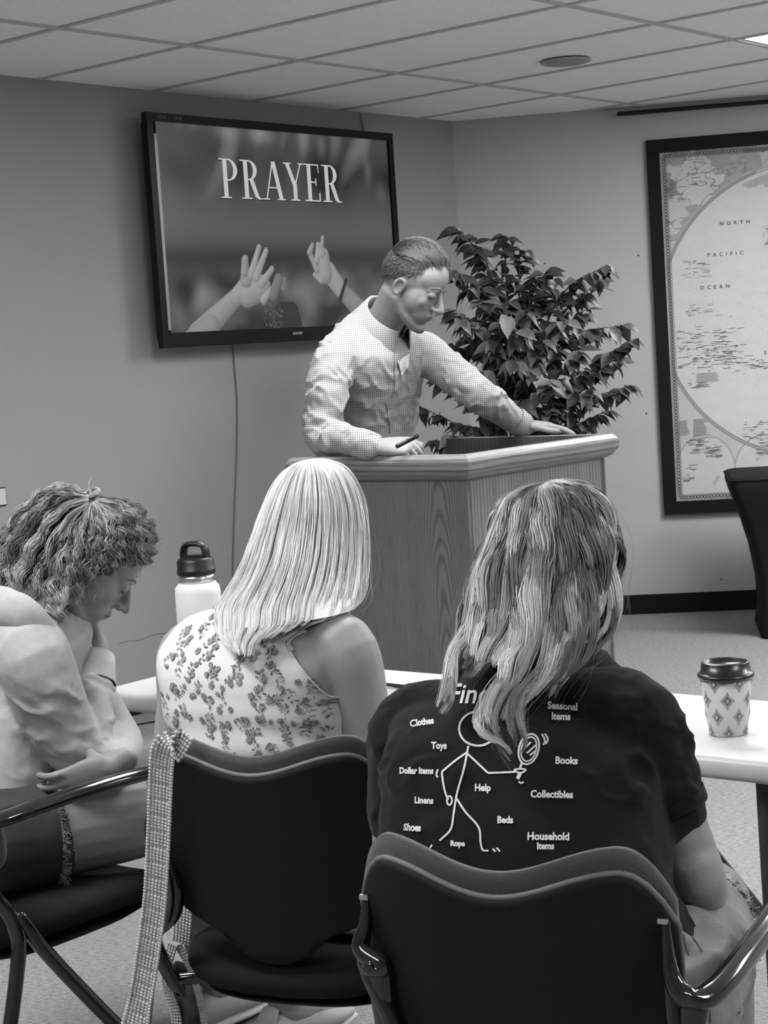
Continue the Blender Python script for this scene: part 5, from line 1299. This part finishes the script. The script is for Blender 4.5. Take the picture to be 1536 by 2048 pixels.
# shirt print: words and the stick figure
dpr = (fR+V(0, 0, -.10)).normalized()
prt = MB(); c0_ = at(1010, 1560, 2.18)
EY = Vector((0, 0, HC))-OR
def cling_px(x, y, off):
    d = ray(x, y).normalized(); h = bvr.ray_cast(EY, d)
    if h[0] is None: return None
    n = h[1] if h[1].dot(d) < 0 else -h[1]; return h[0]+n*off
def print_px(b, vs, fs, off):
    W_ = [cling_px(x, y, off) for x, y in vs]; ids = {}
    for i, w in enumerate(W_):
        if w is not None: ids[i] = len(b.v); b.v.append(tuple(w))
    for f in fs:
        if all(i in ids for i in f): b.f.append(tuple(ids[i] for i in f))
PM = F/2.26
def word(body, x, y, h, wt=.0005, sx=1.0, rot=0, italic=0):
    me = text_mesh(body, h, weight=wt, res=3, sx=sx); c, s = math.cos(rot), math.sin(rot)
    bm = bmesh.new(); bm.from_mesh(me); bmesh.ops.triangulate(bm, faces=bm.faces); bmesh.ops.subdivide_edges(bm, edges=[e for e in bm.edges if e.calc_length() > .012], cuts=1)
    vs = [(x+PM*((v.co.x+italic*v.co.y)*c-v.co.y*s), y-PM*((v.co.x+italic*v.co.y)*s+v.co.y*c)) for v in bm.verts]; bm.verts.index_update(); fs = [tuple(v.index for v in f.verts) for f in bm.faces]
    B = MB(); print_px(B, vs, fs, .0016); bm.free(); bpy.data.meshes.remove(me)
    o = link('printed_word', B.mesh('printed_word'), m_print, tee); return o
for w_, x, y, h, k, ro in (('Find', 940, 1391, .040, .9, .02), ('Clothes', 845, 1446, .0158, .9, .17), ('Toys', 879, 1493, .0158, .95, .02), ('Dollar Items', 834, 1543, .0150, .86, .02), ('Linens', 849, 1602, .0155, .92, 0), ('Shoes', 826, 1656, .0155, .9, -.05),
    ('Seasonal', 1126, 1414, .0175, .98, 0), ('Items', 1122, 1435, .0165, 1, 0), ('Books', 1133, 1523, .0168, 1.02, .0), ('Help', 966, 1577, .0165, .98, .02), ('Collectibles', 1104, 1590, .0172, 1.0, .01), ('Beds', 1011, 1641, .0160, 1.0, .02), ('Household', 1097, 1674, .0180, 1.02, .02), ('Items', 1091, 1693, .0160, .95, .02), ('Rope', 916, 1688, .013, 1, .03), ('Joy', 1036, 1439, .014, 1, .1)):
    word(w_, x, y, h*(.90 if w_ == 'Find' else .76), sx=k*(1.0 if w_ == 'Find' else .88), rot=ro-.03, italic=.22 if w_ == 'Find' else 0)
def pline(pts, w=.0026, k=5, close=False):
    X = [tuple(q) for q in cat_rom(pts, k)]; w = w*PM*.95
    vs = []; fs = []
    for i, p in enumerate(X):
        a = X[max(i-1, 0)]; c = X[min(i+1, len(X)-1)]; d = Vector((c[0]-a[0], c[1]-a[1])).normalized(); s = Vector((-d.y, d.x))*w/2
        vs += [(p[0]+s.x, p[1]+s.y), (p[0]-s.x, p[1]-s.y)]
    for i in range(len(X)-1): a = i*2; fs.append((a, a+1, a+3, a+2))
    print_px(prt, vs, fs, .0017)
pline([(957+38*math.cos(a), 1459+34*math.sin(a)) for a in np.linspace(0, 2*math.pi, 25)], .0028, 2)
pline([(963, 1471), (972, 1478), (984, 1480), (992, 1474)], .0026); pline([(978, 1452), (979, 1456)], .005, 2); pline([(952, 1452), (953, 1456)], .005, 2)
pline([(938, 1493), (935, 1508)]); pline([(935, 1506), (910, 1524), (885, 1545)]); pline([(885, 1545), (888, 1570), (893, 1590), (898, 1600)])
pline([(900+5*math.cos(a), 1602+9*math.sin(a)) for a in np.linspace(0, 2*math.pi, 11)], .0024, 2)
pline([(935, 1508), (956, 1528), (977, 1547)]); pline([(977, 1547), (1005, 1546), (1030, 1545)])
pline([(935, 1508), (928, 1540), (918, 1575), (913, 1596)]); pline([(913, 1596), (908, 1630), (902, 1660), (880, 1682)]); pline([(913, 1596), (932, 1625), (958, 1655), (962, 1685)])
pline([(1058+20*math.cos(a)*1.0+5*math.sin(a)*-1, 1500+30*math.sin(a)) for a in np.linspace(0, 2*math.pi, 25)], .0026, 2); pline([(1058+15*math.cos(a)-4*math.sin(a), 1500+24*math.sin(a)) for a in np.linspace(0, 2*math.pi, 25)], .0020, 2)
pline([(1028, 1541), (1040, 1539), (1052, 1541), (1042, 1547), (1028, 1543)], .0024); pline([(1044, 1528), (1040, 1540)], .003); pline([(1041, 1547), (1036, 1559)], .005, 2)
for q in (((1084, 1470), (1090, 1482), (1087, 1492)), ((1090, 1469), (1096, 1480), (1092, 1490)), ((877, 1540), (874, 1550), (877, 1556)), ((1048, 1565), (1043, 1567), (1038, 1564)), ((1050, 1498), (1062, 1486)), ((1054, 1508), (1072, 1492)), ((1060, 1512), (1072, 1503)), ((866, 1690), (862, 1696)), ((962, 1685), (966, 1700), (978, 1702)), ((986, 1698), (992, 1704)), ((994, 1696), (1001, 1704)), ((846, 1696), (852, 1694))): pline(list(q), .0024)
link('stick_figure_print', prt.mesh('stick_figure_print'), m_print, tee)
# hair: long wavy locks
rows = [(963, 1092, 1100, 2.53, .006), (968, 1052, 1140, 2.53, .040), (982, 1020, 1178, 2.53, .066), (1008, 1000, 1202, 2.53, .084), (1045, 982, 1220, 2.525, .094), (1100, 962, 1234, 2.51, .098), (1160, 944, 1238, 2.49, .096), (1215, 928, 1232, 2.46, .094), (1265, 905, 1218, 2.42, .106), (1315, 888, 1185, 2.385, .118), (1365, 874, 1122, 2.365, .130), (1408, 878, 1085, 2.345, .138), (1450, 950, 1056, 2.33, .142), (1474, 972, 1030, 2.32, .144)]
C, hw, dp = rows_world(rows); n = 7000; K = 30; ncl = 84
cth = np.sort(RNG.uniform(-2.5, 2.5, ncl)); ci = RNG.integers(0, ncl, n); th = cth[ci]+RNG.normal(0, .045, n)
t = np.linspace(0, 1, K); s0 = 3.0*RNG.random(n)**1.6+.05
ec = np.where(np.abs(cth) < .5, RNG.uniform(10.5, 13, ncl), np.where(cth < 0, RNG.uniform(9.2, 11.6, ncl), RNG.uniform(8.6, 10.4, ncl))); ec = np.where(np.abs(cth) > 1.6, 8.6, ec); ec = np.where((cth > -1.05) & (cth < -.32), np.minimum(ec, RNG.uniform(8.0, 9.0, ncl)), ec); ec = np.where((cth <= -1.05) & (cth > -1.6), RNG.uniform(9.6, 11.2, ncl), ec)
lay = RNG.choice([0, 1, 2], ncl, p=[.5, .3, .2]); ec = ec-np.where(lay == 2, RNG.uniform(1, 3, ncl), 0)
se = ec[ci]-np.abs(RNG.normal(0, .45, n))+.2; offc = RNG.uniform(-.010, .006, ncl); offr = offc[ci]+RNG.normal(0, .0016, n)
dth = RNG.normal(0, .13, ncl); dth = np.where((cth > -1.6) & (cth < 0), dth*.25, dth)
P = np.zeros((n, K, 3)); LA = (s0[:, None]+(se-s0)[:, None]*t)*.034
sp = RNG.normal(0, 1, n)
for k in range(K):
    tk = t[k]; tt = cth[ci]+(th-cth[ci])*(1.3-.6*tk)+sp*.05*(1-tk)+dth[ci]*tk**1.5; s = s0+(se-s0)*tk
    P[:, k] = rowpt(C, hw, dp, tt, s, offr*(1-.4*tk)+.001)
ac = RNG.uniform(.003, .009, ncl); wc = RNG.uniform(.085, .15, ncl); pcx = RNG.uniform(0, 6.28, ncl)
P = wave(P, ac[ci]*RNG.uniform(.88, 1.12, n), wc[ci], pcx[ci]+RNG.normal(0, .12, n), Labs=LA)
cb = np.where(RNG.random(ncl) < .36, .40, np.where(RNG.random(ncl) < .5, .22, .10))*RNG.uniform(.8, 1.2, ncl)
val = (cb[ci]*RNG.uniform(.78, 1.2, n))[:, None]*(.55+.75*np.clip(t*2.2, 0, 1))[None, :]
ex = shell_of(C, hw, dp, 8.3, .88, v=.045, thr=(-2.3, 2.3))
nf = 160; P2 = P[RNG.choice(n, nf)].copy(); g = np.linspace(0, 1, K)**1.6; P2 += RNG.normal(0, .016, (nf, 1, 3))*g[None, :, None]
P = np.concatenate([P, P2]); val = np.concatenate([val, np.full((nf, K), .25)]); rad = (.00080*RNG.uniform(.6, 1.4, len(P)))[:, None]*(1-.7*t[None, :]**3); rad[n:] *= .35
strands_mesh('hair', P, rad, val, hairmat('hair_streaked', .36, .5), root, extra=ex)

# ------------------------------------------------------------------ the curly haired woman in profile
fL = Vector((.63, .777, 0)); rL = Vector((.777, -.63, 0))
root = person('seated woman with curly hair in a pale hoodie, head bowed on her fist', (-.80, 3.22))
hip = Vector((-.86, 3.20, .585))
T = [(hip-V(0, 0, .07), .18, .135), (hip, .19, .138), (at(-55, 1560, 3.28), .160, .118), (at(-30, 1450, 3.33), .162, .115), (at(5, 1340, 3.37), .168, .108), (at(35, 1270, 3.39), .155, .095), (at(62, 1222, 3.40), .105, .078), (at(76, 1185, 3.40), .065, .060)]
b = MB(); b.rings(torso_rings(dense(T), rL, 30, off=-.004))
hcL = at(178, 1132, 3.38); Rl = frame_of((.732, .126, -.669), (.659, .114, .743)); PhL = Ph = head(b, hcL, Rl, .97)
b.tube([at(68, 1215, 3.40), at(105, 1175, 3.39), Ph(-.04, 0, -.035)], [(.058, .056), (.052, .052), (.055, .055)], 16, side=rL)
sR, eR, wR = at(60, 1310, 3.20), at(176, 1520, 3.22), at(190, 1290, 3.38)
sL, eL, wL = at(100, 1300, 3.54), at(236, 1480, 3.46), at(228, 1530, 3.165)
b.tube([at(30, 1300, 3.33), sR, sR.lerp(eR, .5), eR, eR.lerp(wR, .5), wR], [.058, .060, .050, .042, .038, .026], 16, sub=5)
b.tube([at(80, 1300, 3.45), sL, sL.lerp(eL, .5), eL, eL.lerp(wL, .5), wL], [.055, .055, .045, .038, .034, .025], 16, sub=5)
# fist under the mouth
hand(b, wR, (-.32, .10, .95), (-.5, .5, .2), (-.3, -.9, .1), [(70, 80, 50), (72, 82, 50), (74, 80, 50), (76, 78, 48)], thumb=[(.6, .5, -.5), (.8, -.1, -.6), (.6, -.5, -.6)], sc=.86, plen=.070)
# hand cupping the elbow, palm up
hand(b, wL, (-.90, -.16, -.34), (-.25, -.25, .9), (.0, -.93, -.30), [(8, 30, 22), (10, 30, 22), (12, 30, 22), (14, 30, 20)], spread=(6, 1, -6, -14), thumb=[(.45, .45, -.75), (.6, .2, -.7), (.7, 0, -.6)], sc=.92)
kn1 = at(640, 1510, 3.50); kn1 = Vector((-.16, 3.66, .60)); kn1 = Vector((-.30, 3.40, .568)); kn2 = hip-rL*.09+V(.46, .30, .02)
for s, kn in ((1, kn1), (-1, kn2)):
    st_ = hip+rL*.10*s; ft = Vector((kn.x+.03, kn.y+.10, .09)); b.tube([st_, st_.lerp(kn, .5)+V(0, 0, .004), kn, kn.lerp(ft, .35), ft+V(0, 0, .04), ft], [.096, .084, .060, .054, .037, .035], 18, sub=5); b.tube([ft, ft+fL*.09-V(0, 0, .035), ft+fL*.15-V(0, 0, .05)], [.036, .032, .024], 12)
    shoe(root, ft, fL, m_canvas, m_sole)
body = put(voxel(b, 'body', .0040, 5), 'body', m_skin, root)
# shorts
m_den2 = mat('denim_inner', .045, .9, bump=.5, bscale=700, var=.2, vscale=20)
b = MB(); b.rings(torso_rings(dense([(hip-V(0, 0, .075), .185, .14), (hip, .197, .145), (hip+V(0, 0, .08), .185, .138)], 3), rL, 24, off=.003))
for s, kn in ((1, kn1), (-1, kn2)): q0 = hip+rL*.10*s; b.tube([q0, q0.lerp(kn, .12), q0.lerp(kn, .215)], [.104, .103, .100], 18)
me = voxel(b, 'denim_shorts', .007, 3); sh2 = put(me, 'denim_shorts', m_den2, root)
q0 = hip+rL*.10; o = fray(root, None, q0.lerp(kn1, .24), kn1-q0, .095, 900, m_fray, 9, .02); o.parent = sh2
# hoodie
m_hood = mat('hoodie_jersey', .36, .92, bump=.3, bscale=600, var=.05, vscale=60, sheen=.1)
b = MB(); Ts = [(hip+V(.01, 0, -.02), .195, .15)]+[(c, a+.014, d+.014) for c, a, d in T[2:-1]]
b.rings(torso_rings(dense(Ts), rL, 30))
b.tube([at(20, 1290, 3.33), sR+V(0, 0, .006), sR.lerp(eR, .5)+V(-.01, 0, -.008), eR+V(-.004, 0, .002), eR.lerp(wR, .28), eR.lerp(wR, .55), eR.lerp(wR, .80)], [.070, .072, .066, .050, .045, .043, .040], 20, sub=6)
b.tube([at(80, 1300, 3.45), sL, sL.lerp(eL, .5), eL, eL.lerp(wL, .5), wL-(wL-eL).normalized()*.04], [.070, .070, .060, .048, .042, .034], 18, sub=6)
me = voxel(b, 'hoodie', .0052, 4)
def mL(c):
    d = np.minimum(np.linalg.norm(c-np.array(eR.lerp(wR, .4)), axis=1), np.linalg.norm(c-np.array(at(120, 1440, 3.2)), axis=1)*1.2); return np.clip(1.2-d/.14, .15, 1)
wrinkle(me, .011, (.3, .1, 1), 105, 5.2, mask=mL); wrinkle(me, .0025, (1, .3, -.3), 60, 7.3)
hoodie = put(me, 'hoodie', m_hood, root)
b = MB(); b.tube([at(95, 1205, 3.62), at(20, 1180, 3.66), at(-60, 1180, 3.58), at(-85, 1195, 3.46), at(-60, 1205, 3.36), at(-5, 1212, 3.22), at(45, 1230, 3.18), at(92, 1275, 3.20), at(122, 1335, 3.23), at(146, 1400, 3.27)], [(.020, .014), (.032, .022), (.036, .024), (.038, .026), (.038, .024), (.040, .026), (.036, .024), (.028, .020), (.018, .014), (.010, .008)], 14, sub=6)
b.tube([at(-60, 1165, 3.44), at(-5, 1170, 3.34), at(45, 1190, 3.32), at(95, 1235, 3.33), at(128, 1290, 3.36), at(148, 1350, 3.40)], [(.034, .022), (.034, .022), (.030, .020), (.022, .016), (.014, .012), (.008, .008)], 14, sub=6)
me = voxel(b, 'hood', .0045, 4); wrinkle(me, .003, (1, 0, 1), 60, 2.7); o = put(me, 'hood', m_hood, root); o.parent = hoodie
b = MB(); d = (wR-eR).normalized(); wc_ = eR.lerp(wR, .80)+d*.01; b.rings(tube_rings([wc_-d*.05, wc_-d*.02, wc_+d*.012, wc_+d*.012, wc_-d*.02], [.045, .043, .040, .034, .033], 24, sub=1, cap='none'), cap=False); o = putmb(b, 'cuff', m_hood, root); o.parent = hoodie
face_lines(root, body, Ph, (('eyebrow', BROW[:1], mat('brow_fair', .16, .9), .0018), ('eyebrow', BROW[1:], mat('brow_fair', .16, .9), .0018), ('eyelashes', LASH, mat('lash_dark2', .03, .9), .0014), ('lip_line', LIP, mat('lip_dark2', .07, .7), .0012)))
# curls: guides fanning from the knot on top of the head, a near and a far layer
Gd = [[(178, 988), (140, 972), (92, 985), (42, 1028), (0, 1078), (-40, 1135)], [(178, 992), (125, 985), (72, 1015), (25, 1075), (-10, 1130), (-30, 1180)], [(180, 996), (120, 1010), (72, 1062), (35, 1120), (12, 1175), (0, 1215)], [(181, 1000), (132, 1045), (98, 1110), (78, 1170), (62, 1215), (60, 1245)],
      [(183, 1003), (148, 1058), (126, 1120), (112, 1180), (108, 1225), (118, 1262)], [(185, 1003), (168, 1055), (158, 1110), (142, 1160), (130, 1200), (125, 1240)], [(186, 1003), (190, 1050), (186, 1095), (170, 1130), (158, 1165), (150, 1205)], [(188, 1002), (215, 1040), (218, 1080), (205, 1112), (195, 1135), (178, 1150)],
      [(190, 1000), (238, 1030), (252, 1070), (246, 1102), (232, 1125), (215, 1135)], [(190, 996), (258, 1022), (284, 1060), (288, 1095), (276, 1118), (258, 1128)], [(190, 990), (262, 1008), (298, 1052), (304, 1092), (296, 1122), (284, 1134)]]
bul = [0, .060, .085, .098, .104, .106, .105, .100, .090, .060, .0]
lock_ids = []; LAs = []
def layer(sgn, n, K=34):
    nlk = 100 if sgn > 0 else 50; lc = RNG.uniform(0, len(Gd)-1.001, nlk); li = RNG.integers(0, nlk, n); g = np.clip(lc[li]+RNG.normal(0, .08, n), 0, len(Gd)-1.001); lock_ids.append(li+(0 if sgn > 0 else 100)); lph = RNG.uniform(.66, 1, nlk); gi = g.astype(int); gf = g-gi; t = np.linspace(0, 1, K)
    GW = []
    for k, (G_, bu) in enumerate(zip(Gd, bul)):
        pts = []
        for j, (x, y) in enumerate(G_):
            ramp = [.45, .85, 1, 1.0, .95, .9][j]; p = at(x, y, 3.385-sgn*bu*ramp-(.02*(j-3) if j > 3 and k < 6 else 0)); pts.append(p[:])
        GW.append(np.array(cat_rom(pts, 8)))
    GW = np.array(GW); m = GW.shape[1]; q = t[None, :]*(m-1)*(lph[li]*RNG.uniform(.93, 1.0, n))[:, None]+RNG.uniform(0, .36, n)[:, None]*(1-t[None, :])*m; q = np.clip(q, 0, m-1.001); qi = q.astype(int); qf = (q-qi)[..., None]
    def samp(idx): return GW[idx[:, None], qi]*(1-qf)+GW[idx[:, None], qi+1]*qf
    LAs.append(q/(m-1)*.30); return samp(gi)*(1-gf[:, None, None])+samp(gi+1)*gf[:, None, None], g
P1, g1 = layer(1, 4200); P2, g2 = layer(-1, 1800); P = np.concatenate([P1, P2]); g_ = np.concatenate([g1, g2]); n = len(P); K = P.shape[1]; t = np.linspace(0, 1, K)
ncl = 170; ck = np.concatenate(lock_ids) % ncl
rad_o = np.array(P-np.array(hcL)); nn = rad_o/np.linalg.norm(rad_o, axis=2, keepdims=True); offc = RNG.uniform(-.014, .012, ncl)
P = P+nn*(offc[ck]+RNG.normal(0, .003, n))[:, None, None]*np.clip(t*3, 0, 1)[None, :, None]
ac = RNG.uniform(.0045, .0095, ncl); wc = RNG.uniform(.038, .065, ncl); pcx = RNG.uniform(0, 6.28, ncl)
P = wave(P, ac[ck]*RNG.uniform(.7, 1.3, n), wc[ck], pcx[ck]+RNG.normal(0, .25, n), Labs=np.concatenate(LAs))
cb = np.where(RNG.random(ncl) < .45, .36, np.where(RNG.random(ncl) < .5, .20, .09))
val = (cb[ck]*RNG.uniform(.6, 1.4, n))[:, None]*(.8+.35*t)[None, :]
rad = (.00075*RNG.uniform(.6, 1.4, n))[:, None]*(1-.6*t[None, :]**3)
nf = 240; P3 = P[RNG.choice(len(P1), nf)].copy()+RNG.normal(0, .018, (nf, 1, 3))*(t**1.3)[None, :, None]; P = np.concatenate([P, P3]); val = np.concatenate([val, np.full((nf, K), .26)]); rad = np.concatenate([rad, np.full((nf, K), .00030)])
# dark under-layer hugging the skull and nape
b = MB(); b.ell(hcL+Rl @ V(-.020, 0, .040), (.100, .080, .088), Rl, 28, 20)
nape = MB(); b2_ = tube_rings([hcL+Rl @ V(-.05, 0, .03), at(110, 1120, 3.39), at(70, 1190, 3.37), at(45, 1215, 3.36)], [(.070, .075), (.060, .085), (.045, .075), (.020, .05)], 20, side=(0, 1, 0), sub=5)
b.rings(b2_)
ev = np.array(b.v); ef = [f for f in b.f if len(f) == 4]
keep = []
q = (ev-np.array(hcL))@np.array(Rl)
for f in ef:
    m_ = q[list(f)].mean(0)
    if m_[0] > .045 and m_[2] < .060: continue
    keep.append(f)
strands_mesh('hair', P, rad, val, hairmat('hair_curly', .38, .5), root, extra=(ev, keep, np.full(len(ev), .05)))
# little knot on the crown
b = MB(); kc = at(183, 990, 3.37)
for k in range(5):
    a0_ = k*1.2; b.tube([kc+V((.009+.0015*k)*math.cos(a0_+q), (.009)*math.sin(a0_+q), .006*math.sin(q*1.5+k)+.0025*k-.004) for q in np.linspace(0, 5.5, 12)], .0034, 8, sub=2)
b.tube([kc, kc+V(-.002, 0, .02), kc+V(.004, 0, .036)], [.004, .003, .001], 6)
putmb(b, 'hair_knot', mat('hair_knot', .26, .45, var=.4, vscale=120), root)

# ------------------------------------------------------------------ crocheted shoulder strap and bag on the middle chair
strap = empty('crocheted_bag', (chM.location.x-.35, chM.location.y-.1, 0), 0, 'pale crocheted shoulder bag with its long strap hung over the middle chair corner', 'bag')
SO = strap.location.copy(); m_cro = mat('crochet_yarn', .48, .95, bump=.4, bscale=500, var=.12, vscale=60)
pathS = [(372, 1500, 2.620), (352, 1484, 2.630), (335, 1490, 2.630), (326, 1520, 2.640), (322, 1600, 2.650), (318, 1700, 2.660), (312, 1800, 2.670), (302, 1880, 2.680), (290, 1960, 2.690), (272, 2060, 2.700), (262, 2140, 2.710)]
X = cat_rom([at(*p)[:] for p in pathS], 14); wd = .021
b = MB(); n_ = len(X)
X = [Vector(x) for x in X]; Ls = [0]
for p, q in zip(X, X[1:]): Ls.append(Ls[-1]+(q-p).length)
tot = Ls[-1]; st = .0052; ns_ = int(tot/st)
def onpath(s):
    i = min(max(np.searchsorted(Ls, s)-1, 0), len(X)-2); f = (s-Ls[i])/(Ls[i+1]-Ls[i]+1e-9); return X[i].lerp(X[i+1], f), (X[i+1]-X[i]).normalized()
sdv = V(.90, -.42, 0)
for i in range(ns_):
    p, tt = onpath(i*st); sd = (sdv-tt*sdv.dot(tt)).normalized(); nm = tt.cross(sd); nm = nm if nm.y < 0 or nm.z > .5 else -nm
    wloc = wd*(1+.55*max(0, (i*st-tot*.80)/(tot*.2)))
    ribs = (i % 5)
    for j in range(7):
        u = (j-3)/3*wloc*.9; c = p+sd*u+nm*(.0022+(.0016 if j in (0, 6) else 0)-(.0012 if ribs == 0 and j not in (0, 6) else 0))
        r = Matrix((sd, tt, nm)).transposed(); b.ell(c, (wloc*.175, st*.70, .0021), r, 6, 4)
o = putmb(b, 'strap', m_cro, strap); o['kind'] = 'stuff'
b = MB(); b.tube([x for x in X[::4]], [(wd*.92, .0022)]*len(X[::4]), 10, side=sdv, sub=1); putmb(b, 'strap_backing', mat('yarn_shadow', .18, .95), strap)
# the back half of the strap seen through the legs and the bag below
pathB = [(372, 1500, 2.80), (378, 1600, 2.82), (374, 1720, 2.84), (366, 1830, 2.85), (368, 1900, 2.86), (386, 1960, 2.86), (408, 2030, 2.87)]
def yarn(pts, w, name, rows_n):
    X = [Vector(x) for x in cat_rom([at(*p)[:] for p in pts], 14)]; Ls = [0]
    for p, q in zip(X, X[1:]): Ls.append(Ls[-1]+(q-p).length)
    b = MB(); k = int(Ls[-1]/.0055)
    for i in range(k):
        s = i*.0055; ii = min(max(int(np.searchsorted(Ls, s))-1, 0), len(X)-2); p = X[ii].lerp(X[ii+1], (s-Ls[ii])/(Ls[ii+1]-Ls[ii]+1e-9)); tt = (X[ii+1]-X[ii]).normalized(); sd = (sdv-tt*sdv.dot(tt)).normalized(); nm = tt.cross(sd); r = Matrix((sd, tt, nm)).transposed()
        for j in range(rows_n): b.ell(p+sd*((j-(rows_n-1)/2)*w), (w*.55, .0034, .003), r, 6, 4)
    o = putmb(b, name, m_cro, strap); o['kind'] = 'stuff'
yarn([(372, 1500, 2.80), (378, 1600, 2.82), (374, 1720, 2.84), (366, 1830, 2.85), (362, 1890, 2.86)], .006, 'back_strap', 6)
yarn([(356, 1890, 2.86), (380, 1935, 2.86), (398, 1990, 2.87), (410, 2050, 2.87), (412, 2110, 2.87)], .005, 'bag_edge', 3)
yarn([(345, 1890, 2.86), (332, 1940, 2.86), (338, 1985, 2.87), (352, 2030, 2.87), (358, 2110, 2.87)], .005, 'bag_edge', 4)
b = MB(); g = [[at(x, y, Y)-V(0, 0, 0) for x, y, Y in r_] for r_ in ([(348, 1915, 2.87), (360, 1920, 2.868), (376, 1925, 2.87)], [(340, 1960, 2.88), (362, 1960, 2.87), (388, 1965, 2.88)], [(345, 2010, 2.89), (370, 2010, 2.88), (400, 2015, 2.89)], [(350, 2110, 2.89), (375, 2110, 2.88), (408, 2110, 2.89)])]
for r_ in g: b.v += [tuple(p) for p in r_]
for j in range(3):
    for i in range(2): a = j*3+i; b.f.append((a, a+1, a+4, a+3))
o = putmb(b, 'lining', mat('glossy_lining', .07, .25, var=.8, vscale=25, detail=1), strap); md = o.modifiers.new('t', 'SOLIDIFY'); md.thickness = .004; md = o.modifiers.new('s', 'SUBSURF'); md.levels = md.render_levels = 2
